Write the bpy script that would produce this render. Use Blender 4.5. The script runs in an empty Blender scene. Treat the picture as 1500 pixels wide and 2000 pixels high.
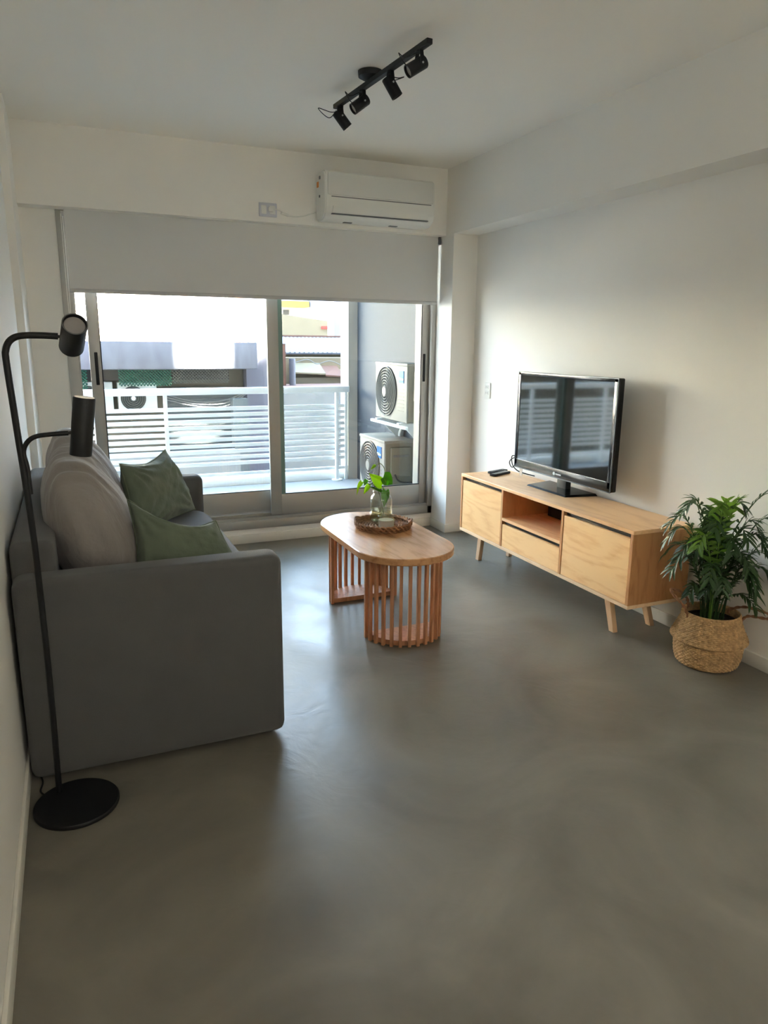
import bpy, bmesh, math, random
from mathutils import Vector, Matrix, noise
random.seed(7)
PI = math.pi
SC = bpy.context.scene
COL = SC.collection
V = Vector

# ------------------------------------------------------------------ camera
def make_camera():
    yaw, pitch, roll, f = 0.4085, 0.2308, 0.0105, 1402.96
    F = V((math.sin(yaw)*math.cos(pitch), math.cos(yaw)*math.cos(pitch), -math.sin(pitch)))
    R = V((math.cos(yaw), -math.sin(yaw), 0)); U = R.cross(F)
    R2 = R*math.cos(roll)+U*math.sin(roll); U2 = -R*math.sin(roll)+U*math.cos(roll)
    cd = bpy.data.cameras.new('camera'); co = bpy.data.objects.new('camera', cd); COL.objects.link(co)
    cd.sensor_fit = 'VERTICAL'; cd.sensor_height = 36; cd.lens = f*36/2000
    cd.clip_start = 0.05; cd.clip_end = 300
    M = Matrix((R2, U2, -F)).transposed().to_4x4(); M.translation = V((0, 0, 1.5))
    co.matrix_world = M
    SC.camera = co
make_camera()

# ------------------------------------------------------------------ light
SKY_TOP, SKY_LOW, SKY_S = (0.46, 0.68, 1.0), (0.86, 0.92, 1.0), 4.4
SUN_E, SUN_COL, SUN_TAN = 340.0, (1.0, 0.93, 0.85), 0.90
FILL_GLOBE_S = 4.4
SC.view_settings.view_transform = 'Standard'; SC.view_settings.look = 'None'
SC.view_settings.gamma = 1.0; SC.view_settings.exposure = 2.0
SC.view_settings.use_curve_mapping = False
w = bpy.data.worlds.new('sky'); SC.world = w; w.use_nodes = True
nt = w.node_tree; nt.nodes.clear()
wo = nt.nodes.new('ShaderNodeOutputWorld'); bg = nt.nodes.new('ShaderNodeBackground')
tc = nt.nodes.new('ShaderNodeTexCoord'); sp = nt.nodes.new('ShaderNodeSeparateXYZ'); rp = nt.nodes.new('ShaderNodeValToRGB')
rp.color_ramp.elements[0].position = 0.0; rp.color_ramp.elements[0].color = (*SKY_LOW, 1)
rp.color_ramp.elements[1].position = 0.6; rp.color_ramp.elements[1].color = (*SKY_TOP, 1)
nt.links.new(tc.outputs['Generated'], sp.inputs[0]); nt.links.new(sp.outputs['Z'], rp.inputs[0])
nt.links.new(rp.outputs[0], bg.inputs[0]); bg.inputs[1].default_value = SKY_S
nt.links.new(bg.outputs[0], wo.inputs[0])
sd = bpy.data.lights.new('sun', 'SUN'); sd.energy = SUN_E; sd.color = SUN_COL; sd.angle = math.radians(3.5)
so = bpy.data.objects.new('sun', sd); COL.objects.link(so); so.location = (0, -5, 20)
so.rotation_euler = V((0.0, 1, -SUN_TAN)).to_track_quat('-Z', 'Y').to_euler()
SC.cycles.max_bounces = 14; SC.cycles.diffuse_bounces = 8; SC.cycles.transparent_max_bounces = 24
SC.cycles.caustics_reflective = False; SC.cycles.caustics_refractive = False
SC.cycles.sample_clamp_indirect = 8.0

# ------------------------------------------------------------------ materials
MATS = {}
def srgb(r, g, b):
    f = lambda c: (c/255/12.92 if c/255 <= .04045 else ((c/255+.055)/1.055)**2.4)
    return (f(r), f(g), f(b))
def mat(name, col, rough=0.6, metal=0.0, bump=0.0, bscale=60.0, var=0.0, vscale=6.0, spec=None, trans=0.0, ior=1.45, coat=0.0, sheen=0.0, stretch=(1, 1, 1), rvar=0.0):
    m = bpy.data.materials.new(name); m.use_nodes = True; MATS[name] = m
    nt = m.node_tree; b = nt.nodes['Principled BSDF']
    b.inputs['Base Color'].default_value = (*col, 1); b.inputs['Roughness'].default_value = rough
    b.inputs['Metallic'].default_value = metal
    if spec is not None: b.inputs['Specular IOR Level'].default_value = spec
    b.inputs['Transmission Weight'].default_value = trans; b.inputs['IOR'].default_value = ior
    b.inputs['Coat Weight'].default_value = coat; b.inputs['Sheen Weight'].default_value = sheen
    tc = nt.nodes.new('ShaderNodeTexCoord'); mp = nt.nodes.new('ShaderNodeMapping')
    mp.inputs['Scale'].default_value = stretch
    nt.links.new(tc.outputs['Object'], mp.inputs[0])
    if var or rvar:
        n = nt.nodes.new('ShaderNodeTexNoise'); n.inputs['Scale'].default_value = vscale; n.inputs['Detail'].default_value = 6
        nt.links.new(mp.outputs[0], n.inputs['Vector'])
    if var:
        mr = nt.nodes.new('ShaderNodeMapRange'); mr.inputs[1].default_value = .25; mr.inputs[2].default_value = .75
        mr.inputs[3].default_value = 1-var; mr.inputs[4].default_value = 1+var
        mx = nt.nodes.new('ShaderNodeVectorMath'); mx.operation = 'SCALE'; mx.inputs[0].default_value = col
        nt.links.new(n.outputs[0], mr.inputs[0]); nt.links.new(mr.outputs[0], mx.inputs['Scale']); nt.links.new(mx.outputs[0], b.inputs['Base Color'])
    if rvar:
        mr2 = nt.nodes.new('ShaderNodeMapRange'); mr2.inputs[1].default_value = .3; mr2.inputs[2].default_value = .7
        mr2.inputs[3].default_value = rough-rvar; mr2.inputs[4].default_value = rough+rvar
        nt.links.new(n.outputs[0], mr2.inputs[0]); nt.links.new(mr2.outputs[0], b.inputs['Roughness'])
    if bump:
        n2 = nt.nodes.new('ShaderNodeTexNoise'); n2.inputs['Scale'].default_value = bscale; n2.inputs['Detail'].default_value = 4
        nt.links.new(mp.outputs[0], n2.inputs['Vector'])
        bp = nt.nodes.new('ShaderNodeBump'); bp.inputs['Strength'].default_value = bump; bp.inputs['Distance'].default_value = 0.01
        nt.links.new(n2.outputs[0], bp.inputs['Height']); nt.links.new(bp.outputs[0], b.inputs['Normal'])
    return m
def wood(name, c1, c2, axis, rough=0.45, scale=1.0, rings=14.0):
    """long grain along axis ('X','Y','Z') with cathedral figure"""
    m = bpy.data.materials.new(name); m.use_nodes = True; MATS[name] = m
    nt = m.node_tree; b = nt.nodes['Principled BSDF']; b.inputs['Roughness'].default_value = rough
    tc = nt.nodes.new('ShaderNodeTexCoord'); mp = nt.nodes.new('ShaderNodeMapping')
    s = [1.0*scale]*3; s['XYZ'.index(axis)] = 0.16*scale
    mp.inputs['Scale'].default_value = s
    nt.links.new(tc.outputs['Object'], mp.inputs[0])
    n = nt.nodes.new('ShaderNodeTexNoise'); n.inputs['Scale'].default_value = 3.2; n.inputs['Detail'].default_value = 2.0
    nt.links.new(mp.outputs[0], n.inputs['Vector'])
    mu = nt.nodes.new('ShaderNodeMath'); mu.operation = 'MULTIPLY'; mu.inputs[1].default_value = rings
    nt.links.new(n.outputs[0], mu.inputs[0])
    fr = nt.nodes.new('ShaderNodeMath'); fr.operation = 'PINGPONG'; fr.inputs[1].default_value = 0.5
    nt.links.new(mu.outputs[0], fr.inputs[0])
    n2 = nt.nodes.new('ShaderNodeTexNoise'); n2.inputs['Scale'].default_value = 60; n2.inputs['Detail'].default_value = 5
    nt.links.new(mp.outputs[0], n2.inputs['Vector'])
    ad = nt.nodes.new('ShaderNodeMath'); ad.operation = 'MULTIPLY_ADD'; ad.inputs[1].default_value = 0.8
    nt.links.new(fr.outputs[0], ad.inputs[0])
    sb = nt.nodes.new('ShaderNodeMath'); sb.operation = 'MULTIPLY'; sb.inputs[1].default_value = 0.75
    nt.links.new(n2.outputs[0], sb.inputs[0]); nt.links.new(sb.outputs[0], ad.inputs[2])
    rp = nt.nodes.new('ShaderNodeValToRGB'); rp.color_ramp.elements[0].color = (*c2, 1); rp.color_ramp.elements[1].color = (*c1, 1)
    rp.color_ramp.elements[0].position = .22; rp.color_ramp.elements[1].position = .62
    nt.links.new(ad.outputs[0], rp.inputs[0]); nt.links.new(rp.outputs[0], b.inputs['Base Color'])
    bp = nt.nodes.new('ShaderNodeBump'); bp.inputs['Strength'].default_value = .12; bp.inputs['Distance'].default_value = .003
    nt.links.new(n2.outputs[0], bp.inputs['Height']); nt.links.new(bp.outputs[0], b.inputs['Normal'])
    return m
def glass(name, tint=(1, 1, 1), refl=0.07, gr=0.0):
    m = bpy.data.materials.new(name); m.use_nodes = True; MATS[name] = m
    nt = m.node_tree; nt.nodes.clear()
    o = nt.nodes.new('ShaderNodeOutputMaterial'); t = nt.nodes.new('ShaderNodeBsdfTransparent'); g = nt.nodes.new('ShaderNodeBsdfGlossy')
    t.inputs[0].default_value = (*tint, 1); g.inputs['Roughness'].default_value = gr
    lw = nt.nodes.new('ShaderNodeLayerWeight'); lw.inputs[0].default_value = 0.35
    mr = nt.nodes.new('ShaderNodeMapRange'); mr.inputs[3].default_value = refl; mr.inputs[4].default_value = 0.75
    pw = nt.nodes.new('ShaderNodeMath'); pw.operation = 'POWER'; pw.inputs[1].default_value = 2.5
    nt.links.new(lw.outputs['Facing'], pw.inputs[0]); nt.links.new(pw.outputs[0], mr.inputs[0])
    mx = nt.nodes.new('ShaderNodeMixShader'); nt.links.new(mr.outputs[0], mx.inputs[0])
    nt.links.new(t.outputs[0], mx.inputs[1]); nt.links.new(g.outputs[0], mx.inputs[2]); nt.links.new(mx.outputs[0], o.inputs[0])
    return m
def floor_mat():
    m = bpy.data.materials.new('microcement'); m.use_nodes = True; MATS['microcement'] = m
    nt = m.node_tree; b = nt.nodes['Principled BSDF']
    tc = nt.nodes.new('ShaderNodeTexCoord')
    n = nt.nodes.new('ShaderNodeTexNoise'); n.inputs['Scale'].default_value = 1.6; n.inputs['Detail'].default_value = 7; n.inputs['Distortion'].default_value = 1.2
    nt.links.new(tc.outputs['Object'], n.inputs['Vector'])
    rp = nt.nodes.new('ShaderNodeValToRGB')
    rp.color_ramp.elements[0].position = .3; rp.color_ramp.elements[0].color = (*srgb(100, 96, 86), 1)
    rp.color_ramp.elements[1].position = .7; rp.color_ramp.elements[1].color = (*srgb(132, 126, 114), 1)
    nt.links.new(n.outputs[0], rp.inputs[0]); nt.links.new(rp.outputs[0], b.inputs['Base Color'])
    mr = nt.nodes.new('ShaderNodeMapRange'); mr.inputs[1].default_value = .3; mr.inputs[2].default_value = .7
    mr.inputs[3].default_value = .30; mr.inputs[4].default_value = .44
    nt.links.new(n.outputs[0], mr.inputs[0]); nt.links.new(mr.outputs[0], b.inputs['Roughness'])
    n2 = nt.nodes.new('ShaderNodeTexNoise'); n2.inputs['Scale'].default_value = 5; n2.inputs['Detail'].default_value = 3; n2.inputs['Distortion'].default_value = 2.5
    nt.links.new(tc.outputs['Object'], n2.inputs['Vector'])
    bp = nt.nodes.new('ShaderNodeBump'); bp.inputs['Strength'].default_value = .13; bp.inputs['Distance'].default_value = .012
    nt.links.new(n2.outputs[0], bp.inputs['Height']); nt.links.new(bp.outputs[0], b.inputs['Normal'])
    b.inputs['Specular IOR Level'].default_value = .5
    return m
def brick_mat(name, c1, c2, mortar, sc=6.0):
    m = bpy.data.materials.new(name); m.use_nodes = True; MATS[name] = m
    nt = m.node_tree; b = nt.nodes['Principled BSDF']; b.inputs['Roughness'].default_value = .9
    tc = nt.nodes.new('ShaderNodeTexCoord'); mp = nt.nodes.new('ShaderNodeMapping'); mp.inputs['Rotation'].default_value = (PI/2, 0, 0)
    br = nt.nodes.new('ShaderNodeTexBrick'); br.inputs['Scale'].default_value = sc
    br.inputs['Color1'].default_value = (*c1, 1); br.inputs['Color2'].default_value = (*c2, 1); br.inputs['Mortar'].default_value = (*mortar, 1)
    nt.links.new(tc.outputs['Object'], mp.inputs[0]); nt.links.new(mp.outputs[0], br.inputs['Vector']); nt.links.new(br.outputs[0], b.inputs['Base Color'])
    return m

WALL = mat('wall_paint', srgb(238, 236, 230), .75, bump=.05, bscale=180, var=.015, vscale=1.5)
CEIL = mat('ceiling_paint', srgb(247, 244, 236), .85, bump=.04, bscale=150)
TRIM = mat('white_trim', srgb(228, 225, 216), .45)
FLOOR = floor_mat()
ALU = mat('grey_aluminium', srgb(172, 170, 164), .42, metal=.35, bump=.01)
RUBB = mat('black_rubber', srgb(18, 18, 19), .6)
BLACKM = mat('matt_black_metal', srgb(11, 12, 14), .5, bump=.02, bscale=300)
DKGLASS = mat('pane_gasket', srgb(112, 140, 132), .3)
PANE = glass('window_glass', (.965, .99, .975), .03)
BLIND = mat('blind_fabric', srgb(214, 214, 212), .9, bump=.08, bscale=700)
BLINDBAR = mat('blind_bar', srgb(190, 190, 190), .5)
SOFA = mat('sofa_fabric', srgb(88, 87, 86), .95, bump=.25, bscale=420, var=.05, vscale=9, sheen=.15)
CUSH = mat('cushion_fabric', srgb(142, 135, 131), .95, stretch=(1, 2.0, .8), bump=1.0, bscale=13, var=.05, vscale=7, sheen=.2)
GREEN = mat('green_linen', srgb(100, 110, 92), .92, bump=.8, bscale=16, var=.06, vscale=9, sheen=.15)
GREENP = mat('green_piping', srgb(100, 110, 88), .9)
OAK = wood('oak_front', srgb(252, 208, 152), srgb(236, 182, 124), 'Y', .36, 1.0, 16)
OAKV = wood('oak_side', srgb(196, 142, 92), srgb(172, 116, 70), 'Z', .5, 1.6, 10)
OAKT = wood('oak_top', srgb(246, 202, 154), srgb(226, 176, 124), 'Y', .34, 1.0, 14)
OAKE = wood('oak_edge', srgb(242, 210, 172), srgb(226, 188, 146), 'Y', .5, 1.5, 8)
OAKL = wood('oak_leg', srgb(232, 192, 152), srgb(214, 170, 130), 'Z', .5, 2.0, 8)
WAL = wood('table_top_wood', srgb(206, 156, 110), srgb(172, 120, 78), 'Y', .26, 1.2, 12)
WALS = wood('table_slat_wood', srgb(190, 136, 98), srgb(158, 106, 72), 'Z', .5, 2.2, 8)
DARKIN = mat('dark_gap', srgb(22, 15, 11), .8)
TVB = mat('gloss_black_plastic', srgb(10, 11, 12), .22, spec=.35)
TVS = mat('tv_screen', srgb(8, 11, 12), .05, spec=.8, ior=1.9)
CHROME = mat('bezel_silver', srgb(84, 88, 92), .3, metal=.4)
LOGO = mat('logo_silver', srgb(210, 214, 216), .3)
PLW = mat('white_plastic', srgb(226, 226, 220), .35)
PLW2 = mat('white_plastic_panel', srgb(214, 214, 208), .4)
GREYP = mat('grey_plastic', srgb(110, 112, 112), .5)
ORANGE = mat('orange_sticker', srgb(214, 130, 50), .5)
LENS = mat('lamp_lens', srgb(150, 146, 142), .3)
DIFF = mat('lamp_diffuser', srgb(150, 146, 144), .5)
STEEL = mat('steel_screw', srgb(190, 192, 194), .3, metal=.8)
CLEAR = glass('jar_glass', (.97, .99, .97), .08)
WATER = glass('water', (.93, .94, .80), .05)
WAX = mat('candle_wax', srgb(206, 196, 180), .5)
LABELP = mat('paper_label', srgb(188, 178, 168), .7)
LEAFY = mat('pothos_leaf_light', srgb(132, 178, 34), .4, var=.2, vscale=40)
LEAFG = mat('pothos_leaf_green', srgb(66, 122, 24), .38, var=.15, vscale=40)
STEM = mat('plant_stem', srgb(92, 100, 50), .5)
TRAYM = mat('water_hyacinth', srgb(150, 108, 74), .75, var=.45, vscale=28, bump=.4, bscale=250)
SEAG = mat('seagrass', srgb(196, 160, 114), .8, var=.35, vscale=55, bump=.4, bscale=300)
SEAGD = mat('seagrass_handle', srgb(150, 106, 74), .8, var=.3, vscale=80, bump=.4, bscale=300)
SOIL = mat('soil', srgb(38, 30, 24), .95, bump=.8, bscale=90)
PALM = mat('palm_leaf', srgb(54, 80, 44), .42, var=.25, vscale=14)
PALML = mat('palm_leaf_young', srgb(92, 128, 48), .42, var=.2, vscale=14)
def translucent(m, col, fac=.4):
    nt = m.node_tree; b = nt.nodes['Principled BSDF']; o = nt.nodes['Material Output']
    t = nt.nodes.new('ShaderNodeBsdfTranslucent'); t.inputs[0].default_value = (*col, 1); mx = nt.nodes.new('ShaderNodeMixShader'); mx.inputs[0].default_value = fac
    nt.links.new(b.outputs[0], mx.inputs[1]); nt.links.new(t.outputs[0], mx.inputs[2]); nt.links.new(mx.outputs[0], o.inputs[0])
translucent(LEAFY, srgb(190, 225, 40), .5); translucent(LEAFG, srgb(110, 180, 30), .4); translucent(PALM, srgb(80, 112, 48), .25); translucent(PALML, srgb(124, 160, 54), .3)
# outdoors
BRAIL = mat('railing_paint', srgb(236, 238, 236), .45)
BFLOOR = mat('balcony_tile', srgb(150, 150, 150), .6, var=.05)
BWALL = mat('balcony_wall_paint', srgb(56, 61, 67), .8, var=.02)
CREAM = mat('pier_paint', srgb(176, 173, 165), .8)
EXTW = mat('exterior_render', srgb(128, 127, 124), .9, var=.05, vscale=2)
ACW = mat('condenser_paint', srgb(114, 113, 107), .45)
ACS = mat('condenser_side', srgb(104, 102, 90), .5)
ACG = mat('grille_grey', srgb(92, 94, 92), .5)
ACD = mat('grille_dark', srgb(44, 46, 46), .6)
BLUE = mat('blue_label', srgb(14, 74, 128), .5)
WHT = mat('white_ink', srgb(240, 244, 246), .5)
CONC = mat('weathered_concrete', srgb(104, 105, 112), .9, var=.18, vscale=3, bump=.2, stretch=(1.5, 1, .6))
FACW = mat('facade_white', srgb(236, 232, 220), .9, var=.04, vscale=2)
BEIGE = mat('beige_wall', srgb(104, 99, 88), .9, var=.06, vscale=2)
BRICK = brick_mat('brick_orange', srgb(205, 120, 78), srgb(190, 104, 66), srgb(205, 190, 170), 5)
BRICKY = brick_mat('brick_pale', srgb(232, 222, 186), srgb(222, 206, 160), srgb(232, 228, 212), 5)
LAV = mat('lavender_render', srgb(98, 98, 108), .9, var=.08, vscale=1.5)
LATT = mat('green_lattice', srgb(40, 92, 76), .6)
LATG = mat('grey_lattice', srgb(92, 92, 88), .6)
SHUT = mat('roller_shutter', srgb(84, 90, 90), .5)
ROOF = mat('corrugated_roof', srgb(92, 93, 102), .6, var=.06, vscale=3)
YEL = mat('yellow_wall', srgb(160, 130, 66), .9, var=.1)
SANDW = mat('sand_wall', srgb(124, 114, 95), .9, var=.08, vscale=2)
TILE = mat('terracotta', srgb(104, 74, 62), .9, var=.12, vscale=4)
RED = mat('red_paint', srgb(200, 60, 50), .7)
ASPH = mat('asphalt', srgb(118, 118, 116), .9, var=.1)
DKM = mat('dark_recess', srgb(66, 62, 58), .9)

for _m in (BWALL, CREAM, EXTW, ACW, ACS, CONC, BEIGE, LAV, SANDW, FACW, BFLOOR, BRAIL, BLUE, WHT, ACG, ACD):
    _m.node_tree.nodes['Principled BSDF'].inputs['Specular IOR Level'].default_value = .06
# ------------------------------------------------------------------ mesh helpers
def BM(): return bmesh.new()
def box(bm, x0, x1, y0, y1, z0, z1, bevel=0.0, seg=2):
    vs = [bm.verts.new((x, y, z)) for x in (x0, x1) for y in (y0, y1) for z in (z0, z1)]
    idx = [(0, 1, 3, 2), (4, 6, 7, 5), (0, 4, 5, 1), (2, 3, 7, 6), (0, 2, 6, 4), (1, 5, 7, 3)]
    fs = [bm.faces.new([vs[i] for i in q]) for q in idx]
    if bevel > 0:
        es = list({e for f in fs for e in f.edges})
        bmesh.ops.bevel(bm, geom=es, offset=bevel, segments=seg, affect='EDGES', profile=.5)
    return bm
def hexa(bm, bot, top):
    """prism between two same-length loops of points"""
    n = len(bot)
    a = [bm.verts.new(p) for p in bot]; b = [bm.verts.new(p) for p in top]
    bm.faces.new(list(reversed(a))); bm.faces.new(b)
    for i in range(n): bm.faces.new((a[i], a[(i+1) % n], b[(i+1) % n], b[i]))
    return bm
def frame_for(d):
    d = d.normalized(); u = d.cross(V((0, 0, 1)))
    if u.length < 1e-3: u = d.cross(V((0, 1, 0)))
    u.normalize(); return u, d.cross(u).normalized()
def tube(bm, pts, r, n=10, cap=True, closed=False):
    pts = [V(p) for p in pts]; m = len(pts); rings = []
    u = None
    for i, p in enumerate(pts):
        if closed: d = pts[(i+1) % m]-pts[i-1]
        else: d = (pts[min(i+1, m-1)]-pts[max(i-1, 0)])
        d.normalize()
        if u is None: u, v_ = frame_for(d)
        else:
            u = (u-d*u.dot(d))
            if u.length < 1e-6: u, v_ = frame_for(d)
            u.normalize()
        v_ = d.cross(u)
        rr = r(i/(m-1)) if callable(r) else r
        rings.append([bm.verts.new(p+(u*math.cos(2*PI*k/n)+v_*math.sin(2*PI*k/n))*rr) for k in range(n)])
    L = m if closed else m-1
    for i in range(L):
        A = rings[i]; B = rings[(i+1) % m]
        for k in range(n): bm.faces.new((A[k], A[(k+1) % n], B[(k+1) % n], B[k]))
    if cap and not closed:
        bm.faces.new(list(reversed(rings[0]))); bm.faces.new(rings[-1])
    return bm
def cyl(bm, a, b, r0, r1=None, n=24):
    r1 = r0 if r1 is None else r1
    a, b = V(a), V(b); u, v_ = frame_for(b-a)
    A = [bm.verts.new(a+(u*math.cos(2*PI*k/n)+v_*math.sin(2*PI*k/n))*r0) for k in range(n)]
    B = [bm.verts.new(b+(u*math.cos(2*PI*k/n)+v_*math.sin(2*PI*k/n))*r1) for k in range(n)]
    for k in range(n): bm.faces.new((A[k], A[(k+1) % n], B[(k+1) % n], B[k]))
    bm.faces.new(list(reversed(A))); bm.faces.new(B)
    return bm
def lathe_axis(bm, a, b, prof, n=28):
    """prof: list of (t along a->b in metres, radius); closes at radius 0"""
    a, b = V(a), V(b); d = (b-a).normalized(); u, v_ = frame_for(d); rings = []
    for t, r in prof:
        c = a+d*t
        if r < 1e-6: rings.append([bm.verts.new(c)])
        else: rings.append([bm.verts.new(c+(u*math.cos(2*PI*k/n)+v_*math.sin(2*PI*k/n))*r) for k in range(n)])
    for A, B in zip(rings, rings[1:]):
        if len(A) == 1 and len(B) == 1: continue
        for k in range(n):
            if len(A) == 1: bm.faces.new((A[0], B[(k+1) % n], B[k]))
            elif len(B) == 1: bm.faces.new((A[k], A[(k+1) % n], B[0]))
            else: bm.faces.new((A[k], A[(k+1) % n], B[(k+1) % n], B[k]))
    return bm
def lathe(bm, c, prof, n=40):
    return lathe_axis(bm, V(c), V(c)+V((0, 0, 1)), [(z, r) for r, z in prof], n)
def catmull(pts, k=8):
    P = [V(p) for p in pts]; P = [P[0]*2-P[1]]+P+[P[-1]*2-P[-2]]; out = []
    for i in range(1, len(P)-2):
        for j in range(k):
            t = j/k; a, b, c, d = P[i-1:i+3]
            out.append(.5*((2*b)+(c-a)*t+(2*a-5*b+4*c-d)*t*t+(3*b-a-3*c+d)*t**3))
    out.append(P[-2]); return out

ROOT = {}
def empty(name, label, cat, loc, group=None):
    o = bpy.data.objects.new(name, None); COL.objects.link(o); o.location = loc; o.empty_display_size = .1
    o['label'] = label; o['category'] = cat
    if group: o['group'] = group
    ROOT[o.name] = V(loc); return o
def smooth(me, ang=40):
    for p in me.polygons: p.use_smooth = True
    try: me.set_sharp_from_angle(angle=math.radians(ang))
    except Exception: pass
def obj(name, bm, m, parent=None, label=None, sm=40):
    bmesh.ops.recalc_face_normals(bm, faces=bm.faces[:])
    me = bpy.data.meshes.new(name); bm.to_mesh(me); bm.free()
    for mm in (m if isinstance(m, (list, tuple)) else [m]): me.materials.append(mm)
    o = bpy.data.objects.new(name, me); COL.objects.link(o)
    if parent is not None:
        off = ROOT[parent.name]; o.parent = parent
    else:
        xs = [v.co for v in me.vertices]
        off = V(((min(c.x for c in xs)+max(c.x for c in xs))/2, (min(c.y for c in xs)+max(c.y for c in xs))/2, min(c.z for c in xs)))
        o.location = off
    me.transform(Matrix.Translation(-off)); ROOT[o.name] = off
    if sm: smooth(me, sm)
    if label: o['label'] = label
    return o
def tag(o, label, cat, group=None):
    o['label'] = label; o['category'] = cat
    if group: o['group'] = group
    return o
def struct(name, bm, m, label=None, cat=None, sm=30):
    o = obj(name, bm, m, sm=sm); o['kind'] = 'structure'
    o['label'] = label or name.replace('_', ' '); o['category'] = cat or name.split('_')[0]
    return o
def text_bm(s, size, origin, xdir, ydir, depth=.001, shear=0.0):
    """lettering as mesh laid on the plane origin + xdir, ydir"""
    cu = bpy.data.curves.new('lettering', 'FONT'); cu.body = s; cu.size = size; cu.align_x = 'CENTER'; cu.align_y = 'CENTER'; cu.shear = shear; cu.extrude = depth/2
    t = bpy.data.objects.new('lettering_tmp', cu); COL.objects.link(t)
    dg = bpy.context.evaluated_depsgraph_get(); me = bpy.data.meshes.new_from_object(t.evaluated_get(dg))
    bpy.data.objects.remove(t)
    x, y = V(xdir).normalized(), V(ydir).normalized(); z = x.cross(y)
    M = Matrix((x, y, z)).transposed().to_4x4(); M.translation = V(origin); me.transform(M)
    bm = BM(); bm.from_mesh(me); bpy.data.meshes.remove(me); return bm

# ------------------------------------------------------------------ room shell
XL, XP, XB, XR = -.2486, -.2082, 2.713, 2.920
D, DP, DW, DC = 5.136, 4.6575, 5.273, 5.010
H, ZB, YB = 2.765, 2.2995, -2.6
DO = 5.52                                   # outer face of the window wall
struct('floor', box(BM(), XL-.15, XR+.15, YB-.15, DO, -.12, 0), FLOOR, 'grey polished microcement floor with soft window reflections', 'floor')
struct('ceiling', box(BM(), XL-.15, XR+.15, YB-.15, DO, H, H+.16), CEIL, 'plain white ceiling above the room', 'ceiling')
struct('wall_left', box(BM(), XL-.15, XL, YB, DO, 0, H), WALL, 'white wall behind the sofa and floor lamp', 'wall')
struct('wall_right', box(BM(), XR, XR+.15, YB, DO, 0, H), WALL, 'white wall behind the television', 'wall')
struct('wall_back', box(BM(), XL-.15, XR+.15, YB-.15, YB, 0, H), WALL, 'white wall behind the camera', 'wall')
bm = BM()
box(bm, XL, -.002, DW, DO, 0, H); box(bm, 2.713, XR, DW, DO, 0, H)
box(bm, -.002, 2.713, DW, DO, 0, .11); box(bm, -.002, 2.713, DW, DO, 2.42, H)
struct('wall_front', bm, WALL, 'wall around the balcony window', 'wall')
struct('trim_1', box(BM(), XP, XB, D, DW, ZB, H), WALL, 'white beam above the window carrying the air conditioner', 'beam')
struct('trim_2', box(BM(), XB, XR, YB, DC, ZB, H), WALL, 'long white beam boxing along the top of the right wall', 'beam')
struct('trim_3', box(BM(), XL, XP, DP, DW, 0, H), WALL, 'narrow white pier at the left end of the window wall', 'pier')
struct('trim_4', box(BM(), XB, XR, DC, DW, 0, H), WALL, 'white column between the window and the right wall', 'column')
def bboard(name, x0, x1, y0, y1): return struct(name, box(BM(), x0, x1, y0, y1, 0, .07, .003), TRIM, name.replace('_', ' ')+', low white skirting', 'baseboard')
bboard('baseboard_left', XL, XL+.012, YB, DP); bboard('baseboard_right', XR-.012, XR, YB, DC)
bboard('baseboard_front', XP, XB-.012, DW-.012, DW); bboard('baseboard_column', XB-.012, XR-.012, DC-.012, DC)
bboard('baseboard_reveal', XB-.012, XB, DC, DW-.012)

# ------------------------------------------------------------------ sliding window
win = empty('window_1', 'wide aluminium two-leaf sliding window onto the balcony', 'window', (1.35, DW, .11)); win['kind'] = 'structure'
fy0, fy1 = 5.262, 5.42
bm = BM()
box(bm, -.002, .062, fy0, fy1, .11, 2.42, .003); box(bm, 2.672, 2.713, fy0, fy1, .11, 2.42, .003)
box(bm, -.002, 2.713, fy0, fy1, .11, .175, .003); box(bm, -.002, 2.713, fy0, fy1, 2.36, 2.42, .003)
box(bm, .062, 2.672, fy0+.015, fy0+.03, .175, .195); box(bm, .062, 2.672, 5.345, 5.36, .175, .205); box(bm, .062, .075, 5.345, 5.36, .175, 2.36)
fr = obj('window_frame', bm, ALU, win)
def sash(x0, x1, y, sl, sr, zb, zbt, handle_x):
    s = BM(); t = .026
    box(s, x0, x0+sl, y, y+t, zb, 2.36, .003); box(s, x1-sr, x1, y, y+t, zb, 2.36, .003)
    box(s, x0+sl, x1-sr, y+.001, y+t-.001, zb, zbt, .002); box(s, x0+sl, x1-sr, y+.001, y+t-.001, 2.29, 2.36, .002)
    so = obj('sash', s, ALU, win)
    obj('pane', box(BM(), x0+sl-.005, x1-sr+.005, y+.011, y+.015, zbt-.005, 2.295), PANE, so)
    g = BM()
    for (a, b, c, d) in ((x0+sl, x1-sr, zbt, zbt+.006), (x0+sl, x1-sr, 2.284, 2.29)): box(g, a, b, y+.004, y+t-.004, c, d)
    for a in (x0+sl, x1-sr-.006): box(g, a, a+.006, y+.004, y+t-.004, zbt, 2.29)
    obj('gasket', g, RUBB, so)
    obj('handle', box(BM(), handle_x-.011, handle_x+.011, y-.005, y+.002, 1.20, 1.42, .0045, 3), RUBB, so)
    return so
sash(.135, 1.475, 5.372, .072, .05, .20, .375, .176)
sr = sash(1.348, 2.672, 5.300, .085, .062, .195, .355, 2.632)
obj('gasket_strip', box(BM(), 1.433, 1.464, 5.302, 5.326, .355, 2.29), DKGLASS, sr)

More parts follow.
